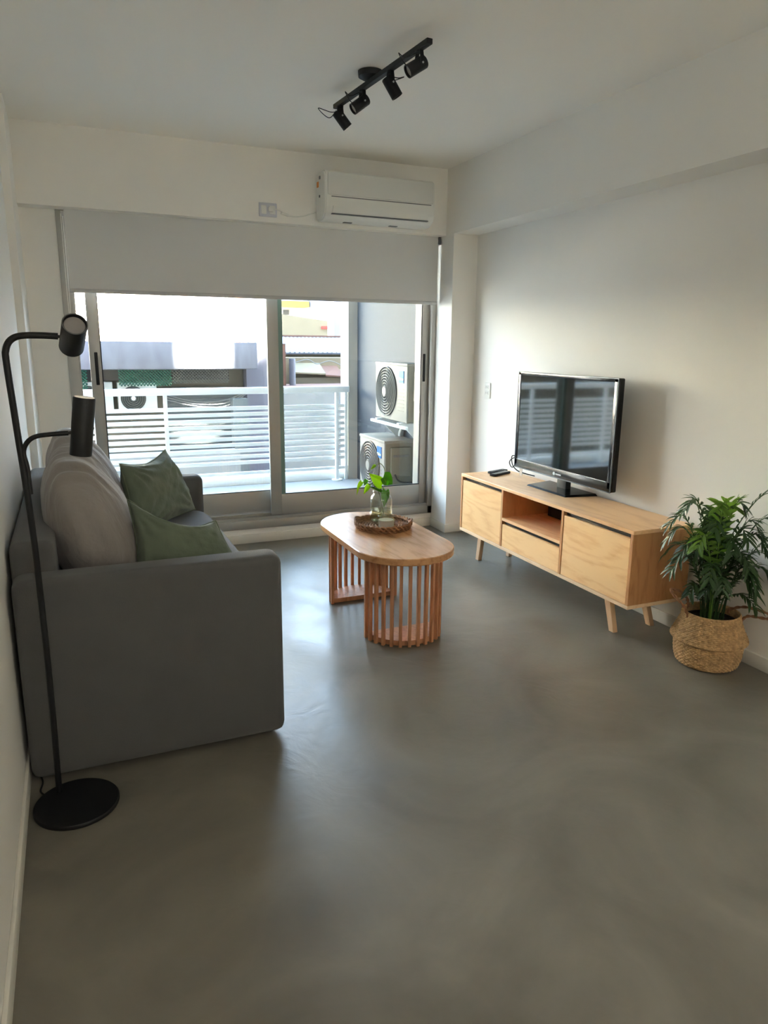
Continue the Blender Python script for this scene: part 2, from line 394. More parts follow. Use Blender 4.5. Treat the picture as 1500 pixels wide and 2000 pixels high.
# ------------------------------------------------------------------ roller blind
bl = empty('roller_blind', 'light grey roller blind half drawn over the balcony window', 'blind', (1.37, 5.225, 1.80))
obj('fabric', box(BM(), .048, 2.690, 5.222, 5.225, 1.815, 2.36), BLIND, bl)
obj('bottom_bar', box(BM(), .045, 2.692, 5.216, 5.231, 1.797, 1.822, .003), BLINDBAR, bl)
obj('roller_tube', cyl(BM(), (.03, 5.245, 2.272), (2.695, 5.245, 2.272), .018), BLINDBAR, bl)
obj('bracket', box(BM(), 2.695, 2.703, 5.205, 5.26, 2.24, 2.298), GREYP, bl)
bm = BM(); tube(bm, [(.030, 5.215, 2.27), (.028, 5.215, 1.8), (.034, 5.215, 1.45)], .0025, 6); tube(bm, [(.040, 5.235, 2.27), (.040, 5.235, 1.8), (.036, 5.215, 1.45)], .0025, 6)
obj('pull_chain', bm, PLW, bl)

# ------------------------------------------------------------------ split air conditioner (indoor unit)
ac = empty('air_conditioner', 'white wall-mounted split air conditioner on the beam above the window', 'air conditioner', (2.095, 5.03, 2.33))
def ac_profile(x, inset=0.0):
    pr = [(5.136, 2.325), (5.136, 2.638), (5.00, 2.638), (4.955, 2.628), (4.938, 2.60), (4.936, 2.40), (4.958, 2.352), (5.01, 2.322)]
    return [(x, y+(inset if y < 5.1 else 0), z) for y, z in pr]
bm = BM(); hexa(bm, ac_profile(1.680), ac_profile(2.512))
bmesh.ops.bevel(bm, geom=bm.edges[:], offset=.010, segments=3, affect='EDGES')
obj('casing', bm, PLW, ac)
obj('front_panel', box(BM(), 1.70, 2.495, 4.930, 4.94, 2.475, 2.617, .004), PLW2, ac)
obj('panel_seam', box(BM(), 1.725, 2.48, 4.9335, 4.937, 2.462, 2.467), GREYP, ac)
bm = BM(); hexa(bm, [(1.735, 4.934, 2.405), (2.455, 4.934, 2.405), (2.455, 4.946, 2.365), (1.735, 4.946, 2.365)], [(1.735, 4.926, 2.404), (2.455, 4.926, 2.404), (2.455, 4.938, 2.361), (1.735, 4.938, 2.361)])
obj('air_flap', bm, PLW, ac)
obj('outlet_slot', box(BM(), 1.73, 2.46, 4.938, 4.960, 2.353, 2.359), GREYP, ac)
bm = BM(); box(bm, 1.675, 1.6795, 5.07, 5.10, 2.54, 2.575); o_ = obj('warning_sticker', bm, ORANGE, ac)
obj('printed_mark', box(BM(), 1.6745, 1.6795, 5.03, 5.05, 2.585, 2.605), GREYP, ac); obj('printed_mark', box(BM(), 1.6745, 1.6795, 5.04, 5.055, 2.47, 2.485), GREYP, ac)
for xx in (1.85, 2.20): obj('drain_clip', box(BM(), xx, xx+.06, 5.03, 5.06, 2.318, 2.324), GREYP, ac)
pl = empty('wall_outlet', 'white power outlet on the beam left of the air conditioner, with a plug in it', 'outlet', (1.335, 5.13, 2.33))
obj('cover_plate', box(BM(), 1.272, 1.397, 5.126, 5.136, 2.332, 2.422, .004), mat('outlet_plate_grey', srgb(206, 208, 216), .4), pl)
bm = BM(); box(bm, 1.287, 1.322, 5.122, 5.128, 2.35, 2.404, .002); box(bm, 1.345, 1.385, 5.122, 5.128, 2.35, 2.404, .002); obj('socket', bm, PLW, pl)
pg = empty('power_plug', 'white plug and cord running from the outlet to the air conditioner', 'cord', (1.35, 5.11, 2.37))
obj('plug', box(BM(), 1.330, 1.365, 5.092, 5.122, 2.362, 2.392, .005), PLW, pg)
bm = BM(); tube(bm, catmull([(1.365, 5.105, 2.383), (1.42, 5.12, 2.375), (1.47, 5.13, 2.352), (1.53, 5.131, 2.348), (1.60, 5.131, 2.36), (1.678, 5.128, 2.388)]), .004, 8)
obj('cord', bm, PLW, pg)
obj('ferrite', cyl(BM(), (1.425, 5.125, 2.363), (1.475, 5.125, 2.350), .008), PLW, pg)

# ------------------------------------------------------------------ track light
tl = empty('track_light', 'black ceiling track light with four adjustable spot heads', 'ceiling light', (1.438, 3.50, 2.70))
bm = BM(); lathe(bm, (1.44, 3.545, 2.765), [(0, -.045), (.012, -.045), (.030, -.040), (.058, -.026), (.060, -.001), (.0, -.001)], 36)
obj('canopy', bm, BLACKM, tl)
bt = V((1.476, 2.985, 2.715)); be = V((1.409, 3.955, 2.715)); bd = (be-bt).normalized(); bs = V((bd.y, -bd.x, 0))
def along(t, s=0, z=0): return bt+bd*t+bs*s+V((0, 0, z))
bm = BM(); hexa(bm, [along(0, -.014, -.011), along(.976, -.014, -.011), along(.976, .014, -.011), along(0, .014, -.011)], [along(0, -.014, .011), along(.976, -.014, .011), along(.976, .014, .011), along(0, .014, .011)])
bmesh.ops.bevel(bm, geom=bm.edges[:], offset=.002, segments=1, affect='EDGES')
obj('track_bar', bm, BLACKM, tl)
heads = [(.085, (-.66, .05, -.42), 1), (.35, (.42, -.10, -.66), 0), (.645, (-.60, .02, -.45), 1), (.915, (.52, -.05, -.60), 0)]
for t, ax, lens in heads:
    ax = V(ax).normalized(); c0 = along(t, 0, -.011); piv = c0+V((0, 0, -.052))
    side = bd.copy(); L = .092; r = .027
    a = piv-ax*.030; b = a+ax*L
    bm = BM()
    lathe_axis(bm, a, b, [(0, 0), (0, r*.9), (.004, r), (L, r), (L, r*.86), (L-.012, r*.84), (L-.013, 0)], 28)
    hd = obj('spot_head', bm, BLACKM, tl)
    bm = BM(); lathe_axis(bm, a, b, [(L-.010, 0), (L-.010, r*.82), (L-.0125, r*.82), (L-.0125, 0)], 24); obj('lens', bm, LENS, hd)
    bm = BM()
    for s in (-1, 1):
        q = side*s*(r+.003); p0 = c0+side*s*.016; p1 = piv+q
        n_ = side*.0012; wv = side.cross(V((0, 0, 1))).normalized()*.009
        hexa(bm, [p0-wv-n_, p0+wv-n_, p0+wv+n_, p0-wv+n_], [p1-wv-n_+V((0, 0, -.006)), p1+wv-n_+V((0, 0, -.006)), p1+wv+n_+V((0, 0, -.006)), p1-wv+n_+V((0, 0, -.006))])
    cyl(bm, c0+V((0, 0, 0)), c0+V((0, 0, -.006)), .017, n=20)
    obj('bracket', bm, BLACKM, hd)
    for s in (-1, 1): obj('screw', cyl(BM(), piv+side*s*(r+.002), piv+side*s*(r+.007), .004, n=12), STEEL, hd)
    bm = BM(); wd = V((-1, 0, 0))
    if t < .1 or .6 < t < .7:
        pts = [c0+bd*.03, c0+bd*.06+wd*.035+V((0, 0, -.012)), c0+bd*.09+wd*.05+V((0, 0, .012)), c0+bd*.04+wd*.03+V((0, 0, -.05)), a+V((0, 0, .012))]
    elif t > .8: pts = [c0+V((0, 0, -.02))+bd*.01, c0+wd*.05+V((0, 0, -.035)), c0+wd*.10+bd*.05+V((0, 0, -.01)), c0+wd*.05+bd*.03+V((0, 0, -.055)), a+V((0, 0, .006))]
    else: pts = [c0+V((0, 0, -.02)), c0+V((.03, -.02, -.03)), c0+V((.055, -.03, -.025)), c0+V((.01, -.01, -.04)), a]
    tube(bm, catmull(pts, 8), .0022, 6); obj('wire', bm, RUBB, hd)

# ------------------------------------------------------------------ sofa
sf = empty('sofa', 'grey fabric two-seater sofa standing against the left wall', 'sofa', (.22, 3.41, 0))
def softbox(bm, x0, x1, y0, y1, z0, z1, r, seg=5, bow=0.0):
    box(bm, x0, x1, y0, y1, z0, z1, r, seg)
    return bm
obj('base', softbox(BM(), -.10, .655, 2.60, 4.215, .02, .41, .012, 3), SOFA, sf)
obj('armrest', softbox(BM(), -.232, .668, 2.480, 2.615, .018, .735, .034, 6), SOFA, sf)
obj('armrest', softbox(BM(), -.232, .668, 4.205, 4.340, .018, .735, .034, 6), SOFA, sf)
obj('backrest', softbox(BM(), -.236, -.095, 2.60, 4.22, .03, .835, .030, 5), SOFA, sf)
def soft_block(c, half, n=5, taper=0.0, lean=0.0, wr=.006, seed=0, bulge=.0, div=26):
    """rounded, slightly creased upholstered block; returns mapper and bmesh"""
    def mp(p):
        p = V(p); m = max(abs(p.x), abs(p.y), abs(p.z))
        s = m/((abs(p.x)**n+abs(p.y)**n+abs(p.z)**n)**(1/n)) if m > 0 else 1
        q = p*s*1.0
        q.x *= 1+bulge*(1-p.y**2)*(1-p.z**2)
        hx = half[0]*(1-taper*(q.z+1)/2)
        x = q.x*hx; y = q.y*half[1]*(1+bulge*.25*(1-p.z**2)); z = q.z*half[2]
        w = V((x, y, z))
        nv = noise.noise(V((x*7+seed, y*4.5, z*3.0)))+.5*noise.noise(V((x*16, y*13+seed, z*7)))
        top = max(0, q.z-.35)
        nv2 = math.sin(y*62+3*noise.noise(V((y*9, z*6, seed))))*top*.9*max(0, .5+noise.noise(V((y*6, seed, z*3))))
        w += w.normalized()*(wr*nv+2.4*wr*nv2)
        w.x += -lean*(z+half[2])
        return V(c)+w
    bm = BM(); bmesh.ops.create_cube(bm, size=2)
    bmesh.ops.subdivide_edges(bm, edges=bm.edges[:], cuts=div, use_grid_fill=True)
    for v in bm.verts: v.co = mp(v.co)
    return bm, mp
bm, mp = soft_block((.285, 3.41, .475), (.385, .80, .080), n=9, wr=.002, div=30)
obj('seat_cushion', bm, SOFA, sf, sm=60)
def back_cushion(label, y0, y1, seed):
    half = (.180, (y1-y0)/2, .262)
    bm, mp = soft_block((.085, (y0+y1)/2, .551+half[2]), half, n=2.8, taper=.42, lean=.22, wr=.010, seed=seed, bulge=.20, div=56)
    o = tag(obj('back_cushion', bm, CUSH, sm=70), label, 'cushion', 'large grey back cushions of the sofa')
    return o
back_cushion('large plump grey back cushion nearest the camera, beside the floor lamp', 2.715, 3.425, 3.1)
back_cushion('large grey back cushion at the far window end of the sofa', 3.475, 4.175, 9.4)

def pillow(name, label, P, T, m, mp_, pull=.07, sag=.0, seed=0.0, N=44, crease=1.0):
    """P corners: bottom-left, bottom-right, top-right, top-left"""
    P = [V(p) for p in P]; c = sum(P, V())/4
    nrm = ((P[1]-P[0]).cross(P[3]-P[0])).normalized(); up = (P[3]+P[2]-P[0]-P[1]).normalized()
    def base(u, v):
        a, b = (u+1)/2, (v+1)/2
        q = P[0]*(1-a)*(1-b)+P[1]*a*(1-b)+P[2]*a*b+P[3]*(1-a)*b
        e = q-c
        ku = pull*(1-v*v)*abs(u)**3; kv = pull*(1-u*u)*abs(v)**3
        q -= e*(ku+kv)
        if v > 0: q -= up*sag*(1-u*u)**1.2*v**3
        return q
    bm = BM(); G = {}
    def pos(u, v, s):
        t = ((1-u**4)*(1-v**4))
        th = T*max(t, 0)**.55*(1-.25*(u*u*v*v))
        # creases fanning from the corners
        cr = 0
        for cu, cv in ((1, 1), (-1, 1), (1, -1), (-1, -1)):
            dx, dy = u-cu, v-cv; rr = math.hypot(dx, dy); an = math.atan2(dy, dx)
            cr += math.sin(an*17+seed+cu*2+cv)*math.exp(-((rr-.6)/.35)**2)*.0045*crease
        cr += .008*noise.noise(V((u*2.2+seed, v*2.2, s*3)))+.004*noise.noise(V((u*6+seed, v*6, s*5)))
        return base(u, v)+nrm*s*(th+cr*min(1, t*3))
    for i in range(N+1):
        for j in range(N+1):
            u, v = -1+2*i/N, -1+2*j/N
            edge = i in (0, N) or j in (0, N)
            f = bm.verts.new(pos(u, v, 1)); G[i, j, 1] = f
            G[i, j, -1] = f if edge else bm.verts.new(pos(u, v, -1))
    for s in (1, -1):
        for i in range(N):
            for j in range(N):
                q = [G[i, j, s], G[i+1, j, s], G[i+1, j+1, s], G[i, j+1, s]]
                if s < 0: q.reverse()
                bm.faces.new(q)
    o = tag(obj(name, bm, m, sm=80), label, 'pillow')
    path = []
    for k in range(N): path.append(base(-1+2*k/N, -1))
    for k in range(N): path.append(base(1, -1+2*k/N))
    for k in range(N): path.append(base(1-2*k/N, 1))
    for k in range(N): path.append(base(-1, 1-2*k/N))
    obj('piping', tube(BM(), path, .0032, 6, closed=True), mp_, o)
    return o
pillow('throw_pillow', 'olive green throw pillow standing behind the near armrest, facing the camera',
       [(.17, 2.735, .562), (.615, 2.735, .562), (.496, 2.86, .792), (.165, 2.87, .905)], .080, GREEN, GREENP, .09, .055, 1.0)
pillow('throw_pillow', 'olive green throw pillow leaning further back on the sofa, with creases and one raised corner',
       [(.235, 3.60, .565), (.60, 4.10, .565), (.445, 4.03, .925), (.185, 3.62, .925)], .068, GREEN, GREENP, .06, .03, 4.0, crease=1.6)

# ------------------------------------------------------------------ floor lamp
fl = empty('floor_lamp', 'black metal floor lamp with two cylinder spot heads, beside the sofa arm', 'floor lamp', (-.09, 2.32, 0))
bm = BM(); lathe(bm, (-.092, 2.320, 0), [(0, 0), (.131, 0), (.1325, .003), (.1325, .012), (.130, .015), (0, .0155)], 64); obj('base', bm, BLACKM, fl)
yp = 2.400
bm = BM(); tube(bm, catmull([(-.146, yp, .012), (-.140, yp, .4), (-.143, yp, .9), (-.158, yp, 1.25), (-.166, yp, 1.43), (-.164, yp, 1.47), (-.150, yp, 1.497), (-.122, yp, 1.51), (-.07, yp, 1.512), (-.022, yp, 1.510)], 10), .0098, 14)
obj('pole', bm, BLACKM, fl)
bm = BM(); tube(bm, catmull([(-.138, yp, 1.04), (-.140, yp, 1.12), (-.146, yp, 1.165), (-.136, yp, 1.195), (-.112, yp, 1.214), (-.07, yp, 1.220), (-.018, yp, 1.222)], 8), .0072, 12)
obj('arm', bm, BLACKM, fl)
def lamp_head(a, b, r, jp0, jp1):
    a, b = V(a), V(b); L = (b-a).length
    bm = BM(); lathe_axis(bm, a, b, [(0, 0), (0, r*.93), (.004, r), (L, r), (L, r*.90), (L-.016, r*.88), (L-.017, 0)], 40)
    h = obj('lamp_shade', bm, BLACKM, fl)
    bm = BM(); lathe_axis(bm, a, b, [(L-.0165, 0), (L-.012, r*.87), (L-.009, r*.80), (L-.010, 0)], 32); obj('bulb', bm, DIFF, h)
    bm = BM(); lathe_axis(bm, a, b, [(L-.001, r*.90), (L+.0008, r*.93), (L+.0008, r*.99), (L-.001, r)], 40); obj('rim', bm, GREYP, h)
    obj('joint', cyl(BM(), jp0, jp1, .0045, n=12), BLACKM, h)
lamp_head((.012, 2.435, 1.478), (.026, 2.325, 1.545), .0355, (-.026, yp, 1.510), (-.008, yp, 1.508))
lamp_head((.036, yp, 1.330), (.012, yp+.01, 1.152), .0325, (-.02, yp, 1.222), (-.004, yp, 1.224))
bm = BM(); tube(bm, catmull([(-.19, 2.40, .010), (-.205, 2.44, .006), (-.20, 2.50, .006), (-.225, 2.60, .006)], 6), .003, 6); obj('cable', bm, RUBB, fl)

# ------------------------------------------------------------------ added globe lamps, unseen behind the camera, as fill light
FILL_GLOBE = bpy.data.materials.new('fill_globe'); FILL_GLOBE.use_nodes = True
_b = FILL_GLOBE.node_tree.nodes['Principled BSDF']; _b.inputs['Base Color'].default_value = (.9, .9, .88, 1)
_b.inputs['Emission Color'].default_value = (1.0, .97, .93, 1); _b.inputs['Emission Strength'].default_value = FILL_GLOBE_S
for (gx, wh) in ((.45, 'nearer the left wall'), (2.05, 'nearer the right wall')):
    pe = empty('fill_lamp', 'added opal globe fill lamp, unseen behind the camera, '+wh, 'pendant lamp', (gx, -1.5, 2.2))
    bm = BM(); lathe(bm, (gx, -1.5, 2.22), [(0, 0)]+[(.18*math.sin(PI*k/16), .18-.18*math.cos(PI*k/16)) for k in range(1, 16)]+[(0, .36)], 32); obj('globe', bm, FILL_GLOBE, pe)
    obj('cord', tube(BM(), [(gx, -1.5, 2.58), (gx, -1.5, H-.02)], .003, 6), RUBB, pe)
    obj('ceiling_rose', cyl(BM(), (gx, -1.5, H-.025), (gx, -1.5, H), .05), PLW, pe)

# ------------------------------------------------------------------ coffee table
ct = empty('coffee_table', 'oval wooden coffee table on two half-round slatted bases', 'coffee table', (1.515, 3.50, 0))
CX, TW, TY0, TY1, TZ = 1.517, .262, 2.985, 4.035, .485
def capsule(r, inset, z, n=28):
    pts = []
    for k in range(n+1): a = PI+PI*k/n; pts.append((CX+(r-inset)*math.cos(a), TY0+r+(r-inset)*math.sin(a), z))
    for k in range(n+1): a = PI*k/n; pts.append((CX+(r-inset)*math.cos(a), TY1-r+(r-inset)*math.sin(a), z))
    return pts
bm = BM(); lv = [(.004, .449), (0, .453), (0, .481), (.004, .485)]
loops = [[bm.verts.new(p) for p in capsule(TW, i, z)] for i, z in lv]; n_ = len(loops[0])
for A, B in zip(loops, loops[1:]):
    for k in range(n_): bm.faces.new((A[k], A[(k+1) % n_], B[(k+1) % n_], B[k]))
bm.faces.new(list(reversed(loops[0]))); bm.faces.new(loops[-1])
obj('tabletop', bm, WAL, ct)
RB = .210
for (cy, sgn) in ((3.258, -1), (3.79, 1)):
    bm = BM(); bot, top = [], []
    for k in range(25):
        a = PI*k/24; x = CX+(RB-.017)*math.cos(a); y = cy+sgn*(RB-.017)*math.sin(a)
        bot.append((x, y, .004)); top.append((x, y, .030))
    hexa(bm, bot, top); obj('base_plate', bm, WALS, ct)
    bm = BM(); hexa(bm, [(x, y, .430) for x, y, z in bot], [(x, y, .449) for x, y, z in bot]); obj('top_plate', bm, WALS, ct)
    NS = 15
    for k in range(NS):
        a = PI*k/(NS-1); c = V((CX+(RB-.008)*math.cos(a), cy+sgn*(RB-.008)*math.sin(a), 0))
        rd = V((math.cos(a), sgn*math.sin(a), 0)); tg = V((-rd.y, rd.x, 0)); hw, hd_ = .0085, .009
        q = [c+tg*hw+rd*hd_, c-tg*hw+rd*hd_, c-tg*hw-rd*hd_, c+tg*hw-rd*hd_]
        bm = BM(); hexa(bm, [p+V((0, 0, 0)) for p in q], [p+V((0, 0, .449)) for p in q])
        bmesh.ops.bevel(bm, geom=bm.edges[:], offset=.0015, segments=1, affect='EDGES')
        obj('slat', bm, WALS, ct)

# tray, jar, candle on the table
tr = empty('woven_tray', 'round dark woven tray on the coffee table', 'tray', (1.562, 3.618, TZ))
TC = V((1.562, 3.618, TZ)); bm = BM()
for lay, zz, R_ in ((0, .011, .146), (1, .029, .154)):
    for st_ in range(3):
        pts = []
        for k in range(264):
            a = 2*PI*k/264; ph = a*11+st_*2*PI/3+lay*1.3
            pts.append(TC+V(((R_+.0062*math.sin(ph))*math.cos(a), (R_+.0062*math.sin(ph))*math.sin(a), zz+.0062*math.sin(2*ph)*.5+.006*math.cos(ph))))
        tube(bm, pts, .0062, 7, closed=True)
obj('rim', bm, TRAYM, tr, sm=80)
bm = BM()
for q in range(9):
    R_ = .012+q*.0155; M_ = max(24, int(R_*900))
    tube(bm, [TC+V((R_*math.cos(2*PI*k/M_), R_*math.sin(2*PI*k/M_), .0095+.0022*math.sin(k*PI*.5+q*PI/2))) for k in range(M_)], .007, 6, closed=True)
obj('woven_base', bm, TRAYM, tr, sm=80)
for sg in (-1, 1):
    a0 = math.radians(150 if sg < 0 else -30); pts = []
    for k in range(13):
        a = a0+(k/12-.5)*.85; rr = .158+.004*math.sin(PI*k/12); pts.append(TC+V((rr*math.cos(a), rr*math.sin(a), .036+.014*math.sin(PI*k/12)**.6)))
    obj('handle', tube(BM(), pts, .0055, 8), TRAYM, tr)
jc = V((1.578, 3.690, TZ+.0165))
jar = empty('glass_jar', 'clear glass jar with water holding the green cuttings, on the tray', 'jar', jc)
bm = BM(); lathe(bm, jc, [(0, 0), (.052, 0), (.062, .006), (.064, .02), (.064, .128), (.058, .150), (.046, .162), (.044, .172), (.049, .178), (.046, .181), (.041, .176), (.041, .163), (.054, .148), (.060, .128), (.060, .02), (.055, .009), (0, .008)], 48)
obj('glass_body', bm, CLEAR, jar, sm=50)
bm = BM(); lathe(bm, jc, [(0, .009), (.054, .010), (.059, .02), (.059, .072), (0, .072)], 40); obj('water', bm, WATER, jar)
cc = V((1.548, 3.548, TZ+.0165)); cn = empty('glass_candle', 'small glass candle holder in front of the jar on the tray', 'candle', cc)
bm = BM(); lathe(bm, cc, [(0, 0), (.040, 0), (.044, .004), (.046, .070), (.044, .071), (.042, .060), (.041, .008), (0, .006)], 40); obj('glass_cup', bm, CLEAR, cn)
obj('wax', cyl(BM(), cc+V((0, 0, .008)), cc+V((0, 0, .046)), .0405, n=36), WAX, cn)
bm = BM()
A = [cc+V((.0468*math.cos(a), .0468*math.sin(a), z)) for z in (.008, .042) for a in [math.radians(-160+k*6) for k in range(21)]]
vs = [bm.verts.new(p) for p in A]
for k in range(20): bm.faces.new((vs[k], vs[k+1], vs[22+k], vs[21+k]))
obj('paper_label', bm, LABELP, cn)
# cuttings
pt = empty('pothos_cutting', 'green heart-leaved pothos cuttings standing in the glass jar', 'plant', jc+V((0, 0, .03)))
stems = [[(1.585, 3.70, .52), (1.59, 3.71, .60), (1.60, 3.71, .70), (1.615, 3.71, .76), (1.605, 3.72, .81), (1.585, 3.73, .833), (1.565, 3.735, .822)],
         [(1.60, 3.69, .53), (1.585, 3.71, .62), (1.57, 3.72, .68), (1.54, 3.72, .712), (1.50, 3.72, .725), (1.468, 3.72, .73)],
         [(1.57, 3.70, .55), (1.592, 3.70, .66), (1.575, 3.72, .70), (1.555, 3.73, .75)]]
for s_ in stems: obj('stem', tube(BM(), catmull(s_, 6), .0022, 6), STEM, pt)
def heart_leaf(base, tip, nrm, wd, m, fold=.25, curl=.15):
    base, tip = V(base), V(tip); ax = tip-base; L = ax.length; ax.normalize(); nn = V(nrm); nn = (nn-ax*nn.dot(ax)).normalized(); sd = ax.cross(nn)
    bm = BM(); rows = []; NU = 12
    for i in range(NU+1):
        t = i/NU; hw = wd*(math.sin(PI*min(1, t*.94+.06)**.62))*(1-t*.12) if t < 1 else 0
        row = []
        for j in range(-4, 5):
            q = j/4; y = q*hw; back = -.14*L*(abs(q)**1.5)*(1-t)**3
            z = fold*abs(y)-curl*L*t*t+.004*math.sin(q*6+t*8)*wd*10
            row.append(bm.verts.new(base+ax*(t*L+back)+sd*y+nn*z))
        rows.append(row)
    for A, B in zip(rows, rows[1:]):
        for k in range(8): bm.faces.new((A[k], A[k+1], B[k+1], B[k]))
    bmesh.ops.remove_doubles(bm, verts=bm.verts, dist=1e-5)
    bmesh.ops.solidify(bm, geom=bm.faces[:], thickness=.0008)
    return obj('leaf', bm, m, pt, sm=80)
nv = (-.45, -.85, .25)
heart_leaf((1.596, 3.70, .760), (1.672, 3.72, .705), (-.4, -.8, .4), .041, LEAFG)
heart_leaf((1.592, 3.71, .712), (1.518, 3.715, .778), nv, .034, LEAFY)
heart_leaf((1.560, 3.735, .822), (1.530, 3.735, .800), (-.2, -.6, .8), .010, LEAFY)
heart_leaf((1.59, 3.70, .668), (1.520, 3.715, .712), (.2, -.5, .9), .014, LEAFG)
heart_leaf((1.603, 3.68, .682), (1.585, 3.665, .590), nv, .025, LEAFG)
heart_leaf((1.47, 3.72, .735), (1.440, 3.72, .690), nv, .013, LEAFY)
heart_leaf((1.50, 3.72, .745), (1.485, 3.72, .712), nv, .013, LEAFG)
heart_leaf((1.51, 3.71, .715), (1.478, 3.71, .665), nv, .015, LEAFY)
heart_leaf((1.450, 3.72, .70), (1.440, 3.72, .66), nv, .005, LEAFY)

# ------------------------------------------------------------------ television stand
sx0, sx1, sy0, sy1, sz0, sz1, bt_ = 2.480, 2.868, 2.640, 4.362, .205, .615, .020
st = empty('tv_stand', 'low oak television cabinet with two doors, a drawer and an open niche', 'tv cabinet', ((sx0+sx1)/2, (sy0+sy1)/2, 0))
dy1, dy2 = 3.205, 3.828
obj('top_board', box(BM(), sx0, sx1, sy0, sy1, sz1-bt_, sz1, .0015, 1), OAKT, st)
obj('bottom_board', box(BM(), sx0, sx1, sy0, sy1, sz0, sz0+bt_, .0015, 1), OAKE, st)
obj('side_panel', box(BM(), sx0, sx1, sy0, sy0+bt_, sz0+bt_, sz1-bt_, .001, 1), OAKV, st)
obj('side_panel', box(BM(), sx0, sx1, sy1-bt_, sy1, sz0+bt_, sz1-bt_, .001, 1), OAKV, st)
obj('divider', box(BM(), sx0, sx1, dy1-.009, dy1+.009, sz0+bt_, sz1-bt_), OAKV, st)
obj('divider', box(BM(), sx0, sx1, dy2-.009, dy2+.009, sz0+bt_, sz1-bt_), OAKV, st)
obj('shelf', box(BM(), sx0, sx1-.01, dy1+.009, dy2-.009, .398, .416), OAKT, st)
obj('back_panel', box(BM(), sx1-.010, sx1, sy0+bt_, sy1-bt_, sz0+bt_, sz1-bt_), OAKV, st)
def front(name, ya, yb, za, zb):
    o = obj(name, box(BM(), sx0+.003, sx0+.021, ya+.003, yb-.003, za+.003, zb-.024, .001, 1), OAK, st)
    obj('finger_gap', box(BM(), sx0+.024, sx0+.030, ya+.001, yb-.001, zb-.03, zb-.001), DARKIN, o)
front('door', sy0+bt_, dy1-.009, sz0+bt_, sz1-bt_); front('door', dy2+.009, sy1-bt_, sz0+bt_, sz1-bt_); front('drawer', dy1+.009, dy2-.009, sz0+bt_, .398)
for (xa, xb) in ((2.570, 2.580), (2.805, 2.835)):
    for (ya, yb) in ((2.885, 2.835), (4.205, 4.250)):
        bm = BM(); a, b = .020, .015
        hexa(bm, [(xb-b, yb-a, 0), (xb+b, yb-a, 0), (xb+b, yb+a*.9, 0), (xb-b, yb+a*.9, 0)], [(xa-b, ya-a*1.2, sz0), (xa+b, ya-a*1.2, sz0), (xa+b, ya+a*1.2, sz0), (xa-b, ya+a*1.2, sz0)])
        bmesh.ops.bevel(bm, geom=bm.edges[:], offset=.002, segments=1, affect='EDGES')
        obj('leg', bm, OAKL, st)
tag(obj('media_box', box(BM(), 2.79, 2.845, 3.53, 3.76, .4165, .482, .004), RUBB), 'small black box at the back of the open cabinet niche', 'set-top box')

# remotes
def remote(label, c, ang, L, Wd, m, top):
    e = empty('remote_control', label, 'remote control', c)
    M_ = Matrix.Translation(c) @ Matrix.Rotation(ang, 4, 'Z')
    bm = box(BM(), -L/2, L/2, -Wd/2, Wd/2, 0, .016, .005, 3); bmesh.ops.transform(bm, matrix=M_, verts=bm.verts); obj('body', bm, m, e)
    bm = box(BM(), -L/2+.012, L/2-.012, -Wd/2+.006, Wd/2-.006, .0155, .0168); bmesh.ops.transform(bm, matrix=M_, verts=bm.verts); kp = obj('keypad', bm, top, e)
    bm = BM()
    for i in range(7):
        for j in (-1, 0, 1): box(bm, -L/2+.022+i*.02, -L/2+.031+i*.02, j*.011-.0035, j*.011+.0035, .0165, .018)
    bmesh.ops.transform(bm, matrix=M_, verts=bm.verts); obj('buttons', bm, GREYP, kp)
remote('black remote control lying nearest the far end of the cabinet', V((2.735, 4.295, sz1+.0003)), math.radians(20), .175, .046, RUBB, TVB)
remote('black remote control with a pale face, between the other remote and the television', V((2.705, 4.215, sz1+.0003)), math.radians(24), .19, .048, RUBB, mat('remote_face', srgb(170, 168, 160), .4))

# ------------------------------------------------------------------ television
tv = empty('television', 'flat black television on a glossy pedestal on the oak cabinet', 'television', (2.78, 3.62, sz1))
ty0, ty1, tz0, tz1, tx = 3.135, 4.100, .690, 1.327, 2.742
bm = BM(); box(bm, tx+.004, tx+.045, ty0, ty1, tz0, tz1, .008, 3); box(bm, tx+.04, tx+.075, ty0+.15, ty1-.15, tz0+.08, tz1-.12, .01, 2); obj('housing', bm, TVB, tv)
bm = BM()
box(bm, tx-.002, tx+.008, ty0, ty1, 1.305, tz1, .002); box(bm, tx-.002, tx+.008, ty0, ty0+.030, tz0+.02, tz1, .002)
box(bm, tx-.002, tx+.008, ty1-.026, ty1, tz0+.02, tz1, .002); box(bm, tx-.002, tx+.008, ty0, ty1, tz0, .748, .002)
obj('bezel', bm, TVB, tv)
bm = BM()
box(bm, tx-.0035, tx+.003, ty0, ty1, tz1-.005, tz1+.001, .001, 1); box(bm, tx-.0035, tx+.003, ty0-.001, ty0+.005, tz0, tz1, .001, 1); box(bm, tx-.0035, tx+.003, ty1-.004, ty1+.001, tz0, tz1, .001, 1)
box(bm, tx-.0035, tx+.003, ty0, ty1, tz0-.001, tz0+.005, .001, 1); box(bm, tx-.003, tx, ty0+.04, ty1-.02, .745, .748)
obj('silver_edge', bm, CHROME, tv)
obj('screen', box(BM(), tx+.001, tx+.006, ty0+.030, ty1-.026, .748, 1.305), TVS, tv)
bm = BM(); lathe_axis(bm, (tx-.002, 3.655, .716), (tx-.006, 3.655, .716), [(0, .011), (.0022, .010), (.0022, 0)], 20); obj('emblem', bm, LOGO, tv)
bm = BM()
for k in range(5): box(bm, tx-.004, tx-.0015, 3.585+k*.011, 3.593+k*.011, .7115, .7195)
obj('brand_lettering', bm, LOGO, tv)
